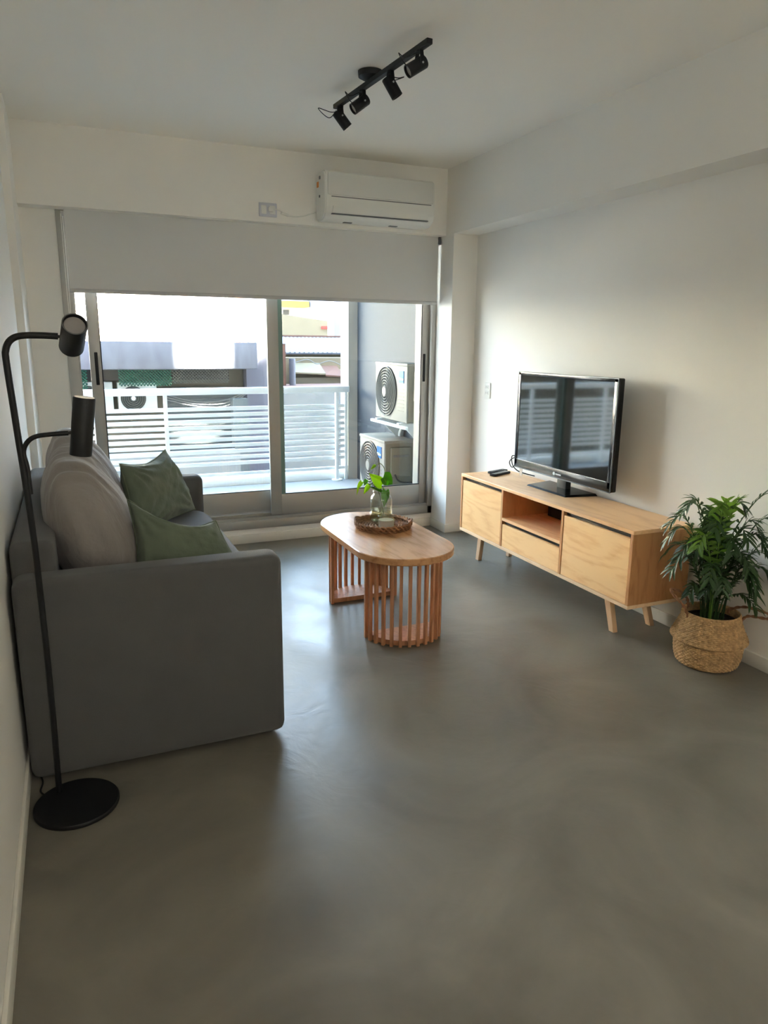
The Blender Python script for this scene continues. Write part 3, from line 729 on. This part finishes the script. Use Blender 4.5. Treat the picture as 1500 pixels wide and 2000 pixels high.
bm = BM(); box(bm, 2.775, 2.815, 3.575, 3.665, sz1+.006, .73, .004); obj('pedestal_neck', bm, RUBB, tv)
bm = BM(); hexa(bm, [(2.655, 3.42, sz1+.0005), (2.655, 3.82, sz1+.0005), (2.865, 3.86, sz1+.0005), (2.865, 3.38, sz1+.0005)], [(2.665, 3.43, sz1+.010), (2.665, 3.81, sz1+.010), (2.857, 3.85, sz1+.014), (2.857, 3.39, sz1+.014)])
obj('pedestal_foot', bm, TVB, tv)
obj('hanging_tag', box(BM(), 2.762, 2.764, 4.035, 4.065, .635, .689), LABELP, tv)
bm = BM()
tube(bm, catmull([(2.80, 4.085, 1.05), (2.81, 4.125, .98), (2.81, 4.13, .86), (2.80, 4.15, .76), (2.79, 4.215, .72), (2.79, 4.235, .69), (2.79, 4.20, .665), (2.80, 4.17, .70), (2.80, 4.19, .745), (2.80, 4.225, .735), (2.80, 4.21, .68), (2.80, 4.15, .65), (2.83, 4.10, .635), (2.878, 4.05, .622)], 8), .0038, 8)
tag(obj('power_cable', bm, RUBB), 'black looped cable hanging behind the television edge', 'cable')

ow = empty('wall_outlet', 'white socket plate on the right wall between the column and the television', 'outlet', (2.915, 4.775, 1.10))
obj('cover_plate', box(BM(), 2.911, 2.920, 4.735, 4.815, 1.098, 1.215, .003), PLW, ow)
bm = BM()
for zz in (1.125, 1.168):
    box(bm, 2.908, 2.912, 4.752, 4.798, zz, zz+.030, .001, 1)
so_ = obj('socket', bm, PLW2, ow)
for zz in (1.140, 1.183):
    for yy in (4.765, 4.785): obj('pin_hole', box(BM(), 2.9073, 2.9085, yy-.002, yy+.002, zz-.006, zz+.006), GREYP, so_)

# ------------------------------------------------------------------ basket and palm
BC = V((2.738, 2.356, 0))
bk = empty('seagrass_basket', 'round belly seagrass basket with two rope handles on the floor by the cabinet', 'basket', BC)
prof = [(0, .002), (.118, .002), (.138, .012), (.150, .05), (.155, .105), (.156, .124), (.170, .134), (.172, .142), (.166, .156), (.151, .187), (.136, .225), (.128, .262)]
def prof_at(t):
    n = len(prof)-1; s = t*n; i = min(int(s), n-1); f = s-i
    return prof[i][0]*(1-f)+prof[i+1][0]*f, prof[i][1]*(1-f)+prof[i+1][1]*f
pp = []
for (r0, z0), (r1, z1) in zip(prof[1:], prof[2:]):
    L_ = math.hypot(r1-r0, z1-z0); k = max(1, int(L_/.0028))
    for q in range(k): pp.append((r0+(r1-r0)*q/k, z0+(z1-z0)*q/k))
pp.append(prof[-1])
bm = BM(); NA = 220; rings = [[bm.verts.new(BC+V((0, 0, .002)))]]
for i, (r, z) in enumerate(pp):
    row = []
    for k in range(NA):
        a = 2*PI*k/NA; dz = .0034*math.sin(a*40+(i//3 % 2)*PI)+.0022*math.sin(i*2*PI/3); slope = .002*noise.noise(V((a*9, z*60, 0)))
        rr = r+dz+slope; row.append(bm.verts.new(BC+V((rr*math.cos(a), rr*math.sin(a), z))))
    rings.append(row)
for k in range(NA): bm.faces.new((rings[0][0], rings[1][(k+1) % NA], rings[1][k]))
for A, B in zip(rings[1:], rings[2:]):
    for k in range(NA): bm.faces.new((A[k], A[(k+1) % NA], B[(k+1) % NA], B[k]))
inner = [bm.verts.new(BC+V((.118*math.cos(2*PI*k/NA), .118*math.sin(2*PI*k/NA), .262))) for k in range(NA)]
inn2 = [bm.verts.new(BC+V((.124*math.cos(2*PI*k/NA), .124*math.sin(2*PI*k/NA), .20))) for k in range(NA)]
for k in range(NA):
    bm.faces.new((rings[-1][k], rings[-1][(k+1) % NA], inner[(k+1) % NA], inner[k])); bm.faces.new((inner[k], inner[(k+1) % NA], inn2[(k+1) % NA], inn2[k]))
obj('woven_body', bm, SEAG, bk, sm=70)
def rope_ring(R_, z, r_, m, nm, tw=60):
    bm = BM()
    for s in range(2):
        tube(bm, [BC+V(((R_+r_*.7*math.cos(2*PI*k/240*tw+s*PI))*math.cos(2*PI*k/240), (R_+r_*.7*math.cos(2*PI*k/240*tw+s*PI))*math.sin(2*PI*k/240), z+r_*.7*math.sin(2*PI*k/240*tw+s*PI))) for k in range(240)], r_, 6, closed=True)
    obj(nm, bm, m, bk, sm=80)
rope_ring(.125, .263, .0035, SEAG, 'rim_rope'); rope_ring(.171, .137, .0036, SEAG, 'fold_rope')
def handle(pts):
    path = catmull(pts, 14); bm = BM(); m_ = len(path)
    for s in range(2):
        q = []
        for i, p in enumerate(path):
            d = (path[min(i+1, m_-1)]-path[max(i-1, 0)]).normalized(); u, v_ = frame_for(d); ph = i*.55+s*PI
            q.append(p+u*.0034*math.cos(ph)+v_*.0034*math.sin(ph))
        tube(bm, q, .0042, 7)
    obj('handle', bm, SEAGD, bk, sm=80)
RV = V((.919, -.395, 0)); FV = V((.387, .893, 0)).normalized()
handle([BC+RV*-.118+FV*-.03+V((0, 0, .235)), BC+RV*-.150+FV*-.03+V((0, 0, .30)), BC+RV*-.198+FV*-.02+V((0, 0, .352)), BC+RV*-.195+FV*.02+V((0, 0, .366)), BC+RV*-.14+FV*.05+V((0, 0, .345)), BC+RV*-.09+FV*.08+V((0, 0, .300)), BC+RV*-.075+FV*.09+V((0, 0, .25))])
handle([BC+RV*.112+FV*-.06+V((0, 0, .235)), BC+RV*.14+FV*-.07+V((0, 0, .268)), BC+RV*.19+FV*-.13+V((0, 0, .280)), BC+RV*.222+FV*-.16+V((0, 0, .292)), BC+RV*.20+FV*-.13+V((0, 0, .304)), BC+RV*.14+FV*-.05+V((0, 0, .305)), BC+RV*.10+FV*.02+V((0, 0, .270)), BC+RV*.095+FV*.03+V((0, 0, .245))])
pm = empty('potted_palm', 'leafy green parlour palm growing in the seagrass basket', 'plant', BC+V((0, 0, .02)))
bm = BM(); lathe(bm, BC, [(0, .02), (.090, .02), (.116, .205), (.120, .226), (.112, .226), (.110, .215), (0, .217)], 36); obj('soil', bm, SOIL, pm)
def frond(base, d_h, reach, height, m, nl=13, ll=.085, droop=.3, rnd=0):
    rg = random.Random(rnd); base = V(base); d_h = V(d_h).normalized()
    pts = [base, base+V((0, 0, height*.45))+d_h*reach*.12, base+V((0, 0, height*.80))+d_h*reach*.38, base+V((0, 0, height))+d_h*reach*.68, base+V((0, 0, height*(1-droop*.35)))+d_h*reach*1.0]
    P = catmull(pts, 10); bm = BM(); tube(bm, P, lambda t: .0030*(1-t)+.0009, 6)
    n = len(P); sd = d_h.cross(V((0, 0, 1))).normalized()
    start = .30
    for i in range(nl):
        t = start+(1-start)*(i+.3)/nl; idx = min(n-2, int(t*(n-1))); p = P[idx]; tg = (P[idx+1]-P[idx-1]).normalized()
        up_ = sd.cross(tg).normalized()
        if up_.z < 0: up_ = -up_
        prof_l = math.sin(PI*min(1, .16+.80*(1-(t-start)/(1-start))))**.7
        for s in (-1, 1):
            L = ll*(.55+.55*prof_l)*rg.uniform(.88, 1.1); wd = .0068*rg.uniform(.85, 1.15)
            ang = math.radians(rg.uniform(44, 66)-(t-start)*22)
            dirv = (tg*math.cos(ang)+sd*s*math.sin(ang)+up_*rg.uniform(.02, .25)).normalized()
            nrm = dirv.cross(tg).normalized()*(1 if s < 0 else -1); wv = dirv.cross(up_).normalized()
            rows = []; K = 7
            for k in range(K+1):
                q = k/K; hw = wd*math.sin(PI*min(1, (q*.9+.08)))**.8 if k < K else .0002
                c = p+dirv*L*q+V((0, 0, -1))*L*(.16+droop*.35)*q*q
                if c.x > XR-.012: c.x = XR-.012
                rows.append([bm.verts.new(c+wv*hw+up_*hw*.35), bm.verts.new(c), bm.verts.new(c-wv*hw+up_*hw*.35)])
            for A, B in zip(rows, rows[1:]):
                for k in range(2): bm.faces.new((A[k], A[k+1], B[k+1], B[k]))
    for v in bm.verts:
        if v.co.x > XR-.008: v.co.x = XR-.008
    obj('frond', bm, m, pm, sm=80)
def rel(r, f): return RV*r+FV*f
FR = [  # (right, forward) direction, reach, height, material, leaflets, leaflet length, droop
    ((-.9, -.1), .20, .60, PALM, 16, .062, .35), ((-.55, .4), .14, .57, PALM, 16, .066, .25), ((-.25, -.4), .10, .60, PALML, 17, .074, .05),
    ((.05, -.2), .06, .58, PALML, 17, .080, .0), ((.9, -.75), .30, .66, PALM, 17, .078, .25), ((.85, -.45), .28, .46, PALM, 16, .072, .5),
    ((1, -.9), .30, .38, PALM, 16, .070, .6), ((-1, -.35), .23, .34, PALM, 16, .060, .7), ((-.95, .2), .24, .46, PALM, 16, .064, .5),
    ((-.5, -.8), .20, .32, PALM, 16, .062, .7), ((.3, -1), .20, .38, PALM, 16, .068, .6), ((.1, .8), .12, .52, PALM, 16, .068, .3),
    ((.5, -.9), .22, .26, PALM, 15, .060, .8), ((-.2, -.9), .16, .44, PALM, 16, .066, .5), ((.6, -.4), .18, .52, PALM, 16, .072, .4),
    ((-.7, -.5), .18, .46, PALML, 16, .062, .4), ((-.35, .9), .16, .44, PALM, 16, .066, .5), ((.7, -1.2), .26, .18, PALM, 14, .056, .8),
    ((-.9, -.6), .12, .20, PALM, 14, .052, .8), ((.2, -.5), .12, .34, PALM, 15, .066, .5), ((-.6, .1), .10, .34, PALM, 15, .062, .6), ((.95, -.6), .22, .30, PALM, 15, .064, .7),
    ((-.1, .3), .06, .50, PALM, 16, .070, .2), ((.4, -.3), .10, .60, PALM, 16, .074, .1), ((-.8, -.2), .20, .40, PALM, 16, .062, .5), ((.6, -.8), .20, .46, PALM, 16, .070, .4),
    ((-.85, .0), .22, .52, PALM, 16, .062, .3), ((.8, -.6), .25, .54, PALM, 16, .070, .3), ((-.5, -.3), .17, .40, PALM, 16, .062, .5), ((.3, -.8), .16, .50, PALM, 16, .068, .3), ((.45, -.65), .17, .30, PALM, 15, .062, .7), ((-.3, -.2), .12, .22, PALM, 14, .056, .8),
    ((-.4, -.5), .13, .52, PALM, 16, .066, .3), ((.75, -.9), .16, .34, PALM, 15, .064, .5), ((-.1, -.7), .14, .26, PALM, 15, .058, .7), ((-.75, .5), .22, .36, PALM, 15, .060, .6)]
for i, ((r_, f_), reach, hh, m_, nl, ll, dr) in enumerate(FR):
    rg = random.Random(i*13+5)
    b0 = BC+V((rg.uniform(-.045, .045), rg.uniform(-.045, .045), .212))
    frond(b0, rel(r_, f_), reach, hh, m_, nl, ll, dr, i)

# ------------------------------------------------------------------ balcony
struct('balcony_floor', box(BM(), -1.6, 2.95, DO, 7.85, -.14, -.02), BFLOOR, 'pale tiled balcony floor outside the window', 'balcony floor')
struct('balcony_kerb', box(BM(), -1.6, 2.84, 7.66, 7.85, -.02, .085, .004), BRAIL, 'low white kerb along the outer edge of the balcony', 'kerb')
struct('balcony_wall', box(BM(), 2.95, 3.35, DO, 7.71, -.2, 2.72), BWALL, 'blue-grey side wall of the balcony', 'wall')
struct('balcony_pier', box(BM(), 2.842, 3.35, 7.60, 7.85, -.2, 2.72), CREAM, 'cream pier at the outer corner of the balcony', 'pier')
bm = BM(); box(bm, 2.660, 2.713, 5.425, 5.53, .0, 2.6)
struct('trim_5', bm, ACW, 'white outer window reveal on the right', 'trim')
ra = empty('balcony_railing', 'white slatted metal railing along the balcony', 'railing', (1.0, 7.6, -.02))
obj('top_rail', box(BM(), -1.6, 2.842, 7.565, 7.625, .965, 1.033, .006), BRAIL, ra)
for k in range(10):
    z = .235+k*.0645
    obj('slat', box(BM(), -1.6, 2.80, 7.612, 7.624, z-.0195, z+.0195, .002), BRAIL, ra)
obj('bottom_bar', box(BM(), -1.6, 2.84, 7.607, 7.627, .10, .135, .002), BRAIL, ra)
for x in (2.70, .865, .20, -.95):
    p_ = obj('post', box(BM(), x-.018, x+.018, 7.572, 7.608, -.01, .966, .003), BRAIL, ra)
    obj('foot_plate', cyl(BM(), (x, 7.59, -.02), (x, 7.59, -.008), .06, n=24), BRAIL, p_)
obj('end_post', box(BM(), 2.80, 2.832, 7.60, 7.632, -.02, .966, .003), BRAIL, ra)

def condenser(label, xf, xw, y0, y1, z0, z1, outlook):
    """outdoor unit whose fan faces -x; y0 near, y1 far"""
    e = empty('condenser_unit', label, 'air conditioner', ((xf+xw)/2, (y0+y1)/2, z0), outlook)
    bm = BM(); box(bm, xf, xw-.03, y0, y1, z0, z1, .012, 3); obj('casing', bm, [ACW], e)
    obj('lid', box(BM(), xf-.004, xw-.025, y0-.004, y1+.004, z1-.022, z1+.003, .005), ACW, e)
    Hh = z1-z0; r = min(.43*Hh, .245); cy = y1-r-.045; cz = z0+Hh*.5
    obj('fan_recess', cyl(BM(), (xf-.001, cy, cz), (xf-.005, cy, cz), r*1.02, n=48), ACD, e)
    bm = BM(); nr = 9
    for k in range(2, nr+1):
        R_ = r*k/nr; M_ = 48
        tube(bm, [V((xf-.012-.012*(1-(k/nr)**2), cy+R_*math.cos(2*PI*q/M_), cz+R_*math.sin(2*PI*q/M_))) for q in range(M_)], r*.028, 5, closed=True)
    for q in range(20):
        a = 2*PI*q/20; tube(bm, [V((xf-.020, cy+.035*math.cos(a), cz+.035*math.sin(a))), V((xf-.010, cy+r*math.cos(a), cz+r*math.sin(a)))], .0022, 4)
    obj('fan_grille', bm, ACG, e)
    obj('hub', cyl(BM(), (xf-.005, cy, cz), (xf-.030, cy, cz), r*.19, n=24), ACW, e)
    ly = y0+.115; lz = z1-.115
    lb = obj('brand_label', box(BM(), xf-.006, xf+.0005, ly-.052, ly+.052, lz-.052, lz+.052), BLUE, e, 'square blue label')
    bmx = text_bm('Midea', .040, (xf-.0075, ly, lz-.018), (0, -1, 0), (0, 0, 1), .0015, .2)
    obj('lettering', bmx, WHT, lb)
    bm = BM()
    for k in range(7): box(bm, xf-.003, xf+.002, y0+.06, y0+.19, z0+.10+k*.032, z0+.104+k*.032)
    obj('louvre', bm, ACS, e)
    sc_ = obj('service_cover', box(BM(), xf+.06, xw-.07, y0-.022, y0+.004, z0+Hh*.38, z1-.06, .008), ACS, e)
    obj('grip', box(BM(), xf+.08, xw-.10, y0-.026, y0-.021, z0+Hh*.72, z0+Hh*.76, .001, 1), ACG, sc_)
    obj('side_panel', box(BM(), xf+.014, xw-.035, y0-.003, y0+.002, z0+.015, z1-.025), ACS, e)
    bm = BM(); tube(bm, catmull([(xf+.10, y0-.02, z0+Hh*.42), (xf+.12, y0-.04, z0+Hh*.33), (xf+.18, y0-.045, z0+Hh*.28), (xw-.01, y0-.04, z0+Hh*.26)], 6), .008, 8); obj('power_lead', bm, RUBB, e)
    return e
condenser('white outdoor condenser with a blue label, on the wall bracket above the other', 2.700, 2.95, 5.76, 6.47, .808, 1.325, 'outdoor condensers on the balcony side wall')
condenser('white outdoor condenser with a blue label, standing low below the bracket one', 2.612, 2.95, 6.04, 6.66, .08, .620, 'outdoor condensers on the balcony side wall')
wb = empty('wall_bracket', 'white steel bracket carrying the upper outdoor condenser', 'bracket', (2.83, 6.1, .74))
for y in (5.86, 6.36):
    bm = BM(); box(bm, 2.66, 2.95, y-.02, y+.02, .785, .806, .002); hexa(bm, [(2.944, y-.004, .55), (2.95, y-.004, .55), (2.95, y+.004, .55), (2.944, y+.004, .55)], [(2.70, y-.004, .785), (2.95, y-.004, .785), (2.95, y+.004, .785), (2.70, y+.004, .785)]); obj('arm', bm, BRAIL, wb)
obj('front_rail', box(BM(), 2.66, 2.69, 5.70, 6.50, .762, .786, .002), BRAIL, wb)
for y in (6.12, 6.58):
    pass
tag(obj('rubber_feet', box(BM(), 2.66, 2.90, 6.10, 6.14, -.02, .08, .003), RUBB), 'dark support block under the near end of the low condenser', 'support')
tag(obj('rubber_feet', box(BM(), 2.66, 2.90, 6.54, 6.58, -.02, .08, .003), RUBB), 'dark support block under the far end of the low condenser', 'support')
bm = BM(); tube(bm, catmull([(2.90, 6.28, .80), (2.91, 6.30, .72), (2.90, 6.33, .66), (2.91, 6.35, .60)], 6), .016, 10); tag(obj('drain_hose', bm, PLW), 'white hose between the two outdoor condensers', 'hose')
bm = BM(); box(bm, 2.74, 2.80, 5.60, 5.66, -.02, 2.4, .004); tag(obj('pipe_duct', bm, PLW), 'tall white pipe duct beside the outdoor condensers', 'duct')

struct('balcony_ceiling', box(BM(), -1.6, 3.35, DO, 7.1, 2.72, 2.9), CREAM, 'added unseen slab over the balcony, holding back skylight', 'shade slab')  # added slab, kept short to limit skylight on the balcony
# own building round the room; tall block and roof notch added to shape sunlight
bm = BM(); box(bm, -22, 2.55, -7, 5.52, H+.16, 12.7); box(bm, 2.55, 3.05, -7, 5.52, H+.16, 10.95); box(bm, 3.05, 4.3, -7, 5.52, H+.16, 12.7); box(bm, 4.3, 30, -7, 5.52, -3.6, 46)
box(bm, -22, XL-.15, -7, 5.52, -3.6, H+.16); box(bm, XR+.45, 4.3, -7, 5.52, -3.6, H+.16); box(bm, XL-.15, XR+.45, -7, 5.52, -3.6, -.13); box(bm, XL-.15, XR+.45, -7, YB-.16, -.13, H+.16)
struct('own_facade_shade_mass', bm, EXTW, 'apartment building around the room, with an added shade tower and sun notch', 'building')

# ------------------------------------------------------------------ street and buildings opposite
struct('street', box(BM(), -40, 60, 5.5, 70, -3.7, -3.6), ASPH, 'grey street surface far below the balcony', 'street')
YF = 17.9
ab = empty('apartment_building', 'pale sunlit building across the street with a concrete balcony front', 'building', (0, 20, -3.6))
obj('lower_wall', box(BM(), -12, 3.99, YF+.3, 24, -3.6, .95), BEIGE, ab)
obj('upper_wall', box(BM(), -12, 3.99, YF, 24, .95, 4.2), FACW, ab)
obj('balcony_slab', box(BM(), -12, 4.0, 16.70, YF, .885, 1.02), CONC, ab)
obj('balcony_parapet', box(BM(), -12, 4.0, 16.66, 16.84, .90, 1.485, .01), CONC, ab)
obj('parapet_return', box(BM(), 3.86, 4.0, 16.84, YF, 1.0, 1.485), CONC, ab)
obj('brick_panel', box(BM(), -3, 2.05, YF-.04, YF+.02, 1.0, 3.0), BRICKY, ab)
obj('brick_strip', box(BM(), 3.74, 3.98, YF-.08, YF+.02, 1.0, 3.0), BRICK, ab)
bm = BM()
for k in range(15): box(bm, 2.05, 2.22, YF-.06, YF-.02, 1.55+k*.09, 1.60+k*.09)
sh_ = obj('window_shutter', bm, SANDW, ab)
rl = empty('street_balcony_rail', 'thin white railing on the balcony across the street', 'railing', (3.5, 16.75, 1.485))
bm = BM(); box(bm, 2.9, 3.99, 16.73, 16.76, 1.99, 2.02); box(bm, 2.9, 3.99, 16.73, 16.76, 1.50, 1.525); obj('rail', bm, BRAIL, rl)
for x in (3.30, 3.55, 3.70, 3.82, 3.975): obj('baluster', box(BM(), x-.012, x+.012, 16.733, 16.757, 1.486, 2.0), BRAIL, rl)
# lattice under the slab
def lattice(bm, x0, x1, y, z0, z1, s, w_):
    n = int((x1-x0+(z1-z0))/s)
    for d in (1, -1):
        for k in range(n+1):
            a = x0-(z1-z0)+k*s if d > 0 else x0+k*s
            p0 = V((a, y+.01*d, z0)); p1 = V((a+(z1-z0)*d, y+.01*d, z1))
            dv = (p1-p0)
            t0, t1 = 0, 1
            for lim, sg in ((x0, 1), (x1, -1)):
                va, vb = (p0.x-lim)*sg, (p1.x-lim)*sg
                if va < 0 and vb < 0: t0, t1 = 1, 0; break
                if va < 0: t0 = max(t0, va/(va-vb))
                elif vb < 0: t1 = min(t1, va/(va-vb))
            if t1-t0 < .02: continue
            A, B = p0+dv*t0, p0+dv*t1; tube(bm, [A, B], w_, 4)
    return bm
tag(obj('trellis', lattice(BM(), -.6, .35, 17.3, .30, .88, .07, .012), LATT), 'green diamond trellis at the far left under the opposite balcony', 'trellis')
tag(obj('trellis', lattice(BM(), 1.0, 2.15, 17.3, .50, .88, .07, .012), LATT), 'green diamond trellis above the street air conditioner', 'trellis')
tag(obj('trellis', lattice(BM(), 2.17, 3.45, 17.3, .55, .88, .07, .010), LATG), 'grey diamond trellis right of the green one', 'trellis')
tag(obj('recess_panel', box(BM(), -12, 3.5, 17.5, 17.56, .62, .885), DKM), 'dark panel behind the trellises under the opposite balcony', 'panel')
def street_ac(label, x0, z0):
    e = empty('wall_condenser', label, 'air conditioner', (x0+.43, 17.9, z0), 'old condensers across the street')
    obj('casing', box(BM(), x0, x0+.86, 17.72, 18.1, z0, z0+.68, .02), PLW, e); c = V((x0+.33, 17.71, z0+.32))
    obj('fan_recess', cyl(BM(), c, c+V((0, -.01, 0)), .27, n=36), ACG, e)
    bm = BM()
    for k in range(2, 7): tube(bm, [c+V((.27*k/6*math.cos(2*PI*q/32), -.02, .27*k/6*math.sin(2*PI*q/32))) for q in range(32)], .008, 4, closed=True)
    obj('fan_grille', bm, ACD, e)
    obj('hub', cyl(BM(), c+V((0, -.01, 0)), c+V((0, -.04, 0)), .05, n=16), WHT, e)
street_ac('white condenser with round grille on the wall across the street', .985, -.12)
street_ac('partly hidden white condenser left of the other one across the street', .02, -.10)
rs = empty('roller_shutter', 'grey metal shop shutter across the street', 'shutter', (2.9, 17.95, -3.6))
bm = BM(); box(bm, 2.05, 3.75, 18.12, 18.2, -3.6, .36)
for k in range(34): box(bm, 2.05, 3.75, 18.09, 18.13, -3.5+k*.115, -3.44+k*.115)
obj('curtain', bm, SHUT, rs); obj('housing', box(BM(), 2.0, 3.8, 18.0, 18.2, .28, .42, .01), BEIGE, rs)
bm = BM(); 
for k in range(3): tube(bm, catmull([(2.0, 17.6, .28-.06*k), (2.7, 17.6, .10-.05*k), (3.4, 17.6, .12-.07*k), (3.95, 17.6, .33-.03*k)], 8), .012, 5)
tag(obj('overhead_wires', bm, GREYP), 'slack grey wires strung in front of the shop shutter', 'wires')
tag(obj('street_pillar', box(BM(), 3.45, 3.8, 16.9, 17.2, -3.6, .20), SHUT), 'pale pillar beside the shop shutter across the street', 'pillar')
tag(obj('ground_structure', box(BM(), -6, 3.3, 15.6, 16.2, -3.6, -.85), EXTW), 'low pale wall beneath the building across the street', 'wall')
tag(obj('side_building', box(BM(), 4.0, 4.62, YF-.05, 24, -3.6, 3.4), LAV), 'lavender grey building side right of the pale balcony building', 'building')
# shapes seen through the right leaf
fb = empty('row_house', 'low house with a corrugated roof seen through the right window leaf', 'house', (9, 24, -3.6))
obj('wall', box(BM(), 5.0, 14, 22.0, 27, -3.6, 1.15), SANDW, fb)
bm = BM(); hexa(bm, [(5.0, 21.8, 1.14), (14, 21.8, 1.14), (14, 27, 1.64), (5.0, 27, 1.64)], [(5.0, 21.8, 1.19), (14, 21.8, 1.19), (14, 27, 1.69), (5.0, 27, 1.69)])
for k in range(60): tube(bm, [V((5.05+k*.15, 21.78, 1.19)), V((5.05+k*.15, 27, 1.69))], .03, 4)
obj('roof', bm, ROOF, fb)
obj('ridge', box(BM(), 5.0, 14, 26.9, 27.1, 1.68, 1.76), TILE, fb)
s2 = empty('garden_shed', 'row of weathered lean-to sheds below the corrugated roof', 'shed', (8, 20, -3.6))
obj('wall', box(BM(), 5.0, 12, 20.5, 21.6, -3.6, 1.06), SANDW, s2)
for (xa, xb, z, m_) in ((5.85, 6.75, .88, SANDW), (6.75, 7.3, .80, TILE), (7.3, 9, .70, SANDW)):
    bm = BM(); hexa(bm, [(xa, 19.9, z-.24), (xb, 19.9, z-.28), (xb, 20.5, z), (xa, 20.5, z)], [(xa, 19.9, z-.20), (xb, 19.9, z-.24), (xb, 20.5, z+.04), (xa, 20.5, z+.04)]); obj('roof', bm, m_, s2)
obj('front_wall', box(BM(), 5.85, 9, 20.0, 20.48, -3.6, .52), BEIGE, s2)
obj('terrace', box(BM(), 4.95, 12, 18.35, 19.85, -3.6, .36), TILE, s2)
tag(obj('grey_wall', box(BM(), 4.70, 12, 18.0, 18.3, -3.6, .27), EXTW), 'plain grey wall below the sheds, seen above the balcony slats', 'wall')
tag(obj('flue_pipe', cyl(BM(), (5.56, 19.2, .361), (5.56, 19.2, 1.07), .085, n=16), ROOF), 'thick grey metal flue pipe by the sheds', 'pipe')
tag(obj('brick_chimney', box(BM(), 5.25, 5.38, 19.2, 19.32, .361, 1.46), TILE), 'slim reddish chimney next to the flue pipe', 'chimney')
tag(obj('roof_wire', tube(BM(), catmull([(5.9, 20.2, .93), (6.3, 20.2, 1.02), (6.6, 20.2, .90), (7.0, 20.2, .98), (7.5, 20.2, .78)], 8), .012, 5), GREYP), 'sagging wire above the lean-to sheds', 'wire')
bm = BM(); hexa(bm, [(7.0, 31, -3.6), (10.62, 31, -3.6), (10.62, 36, -3.6), (7.0, 36, -3.6)], [(7.0, 31, 2.85), (10.62, 31, 2.42), (10.62, 36, 2.42), (7.0, 36, 2.85)])
sh2 = tag(obj('sand_house', bm, SANDW), 'sand-coloured house behind the corrugated roof', 'house')
obj('red_sign', box(BM(), 10.33, 10.6, 30.94, 31.0, 2.08, 2.20), RED, sh2)
yb_ = empty('yellow_house', 'tall pale house with a yellow balcony band in the distance', 'house', (11, 42, -3.6))
obj('wall', box(BM(), 8, 14.6, 42, 46, -3.6, 7.2), FACW, yb_); obj('balcony_band', box(BM(), 9, 12.95, 41, 42, 3.46, 3.78), YEL, yb_)
obj('window', box(BM(), 11.65, 12.0, 41.92, 42.02, 3.05, 3.32), ACG, yb_)
tag(obj('lilac_tower', box(BM(), 13.03, 19, 37, 41.5, -3.6, 9.0), mat('lilac_render', srgb(116, 118, 138), .9, var=.03)), 'plain lilac tower at the right of the distant houses', 'building')
print('objects', len(bpy.data.objects))
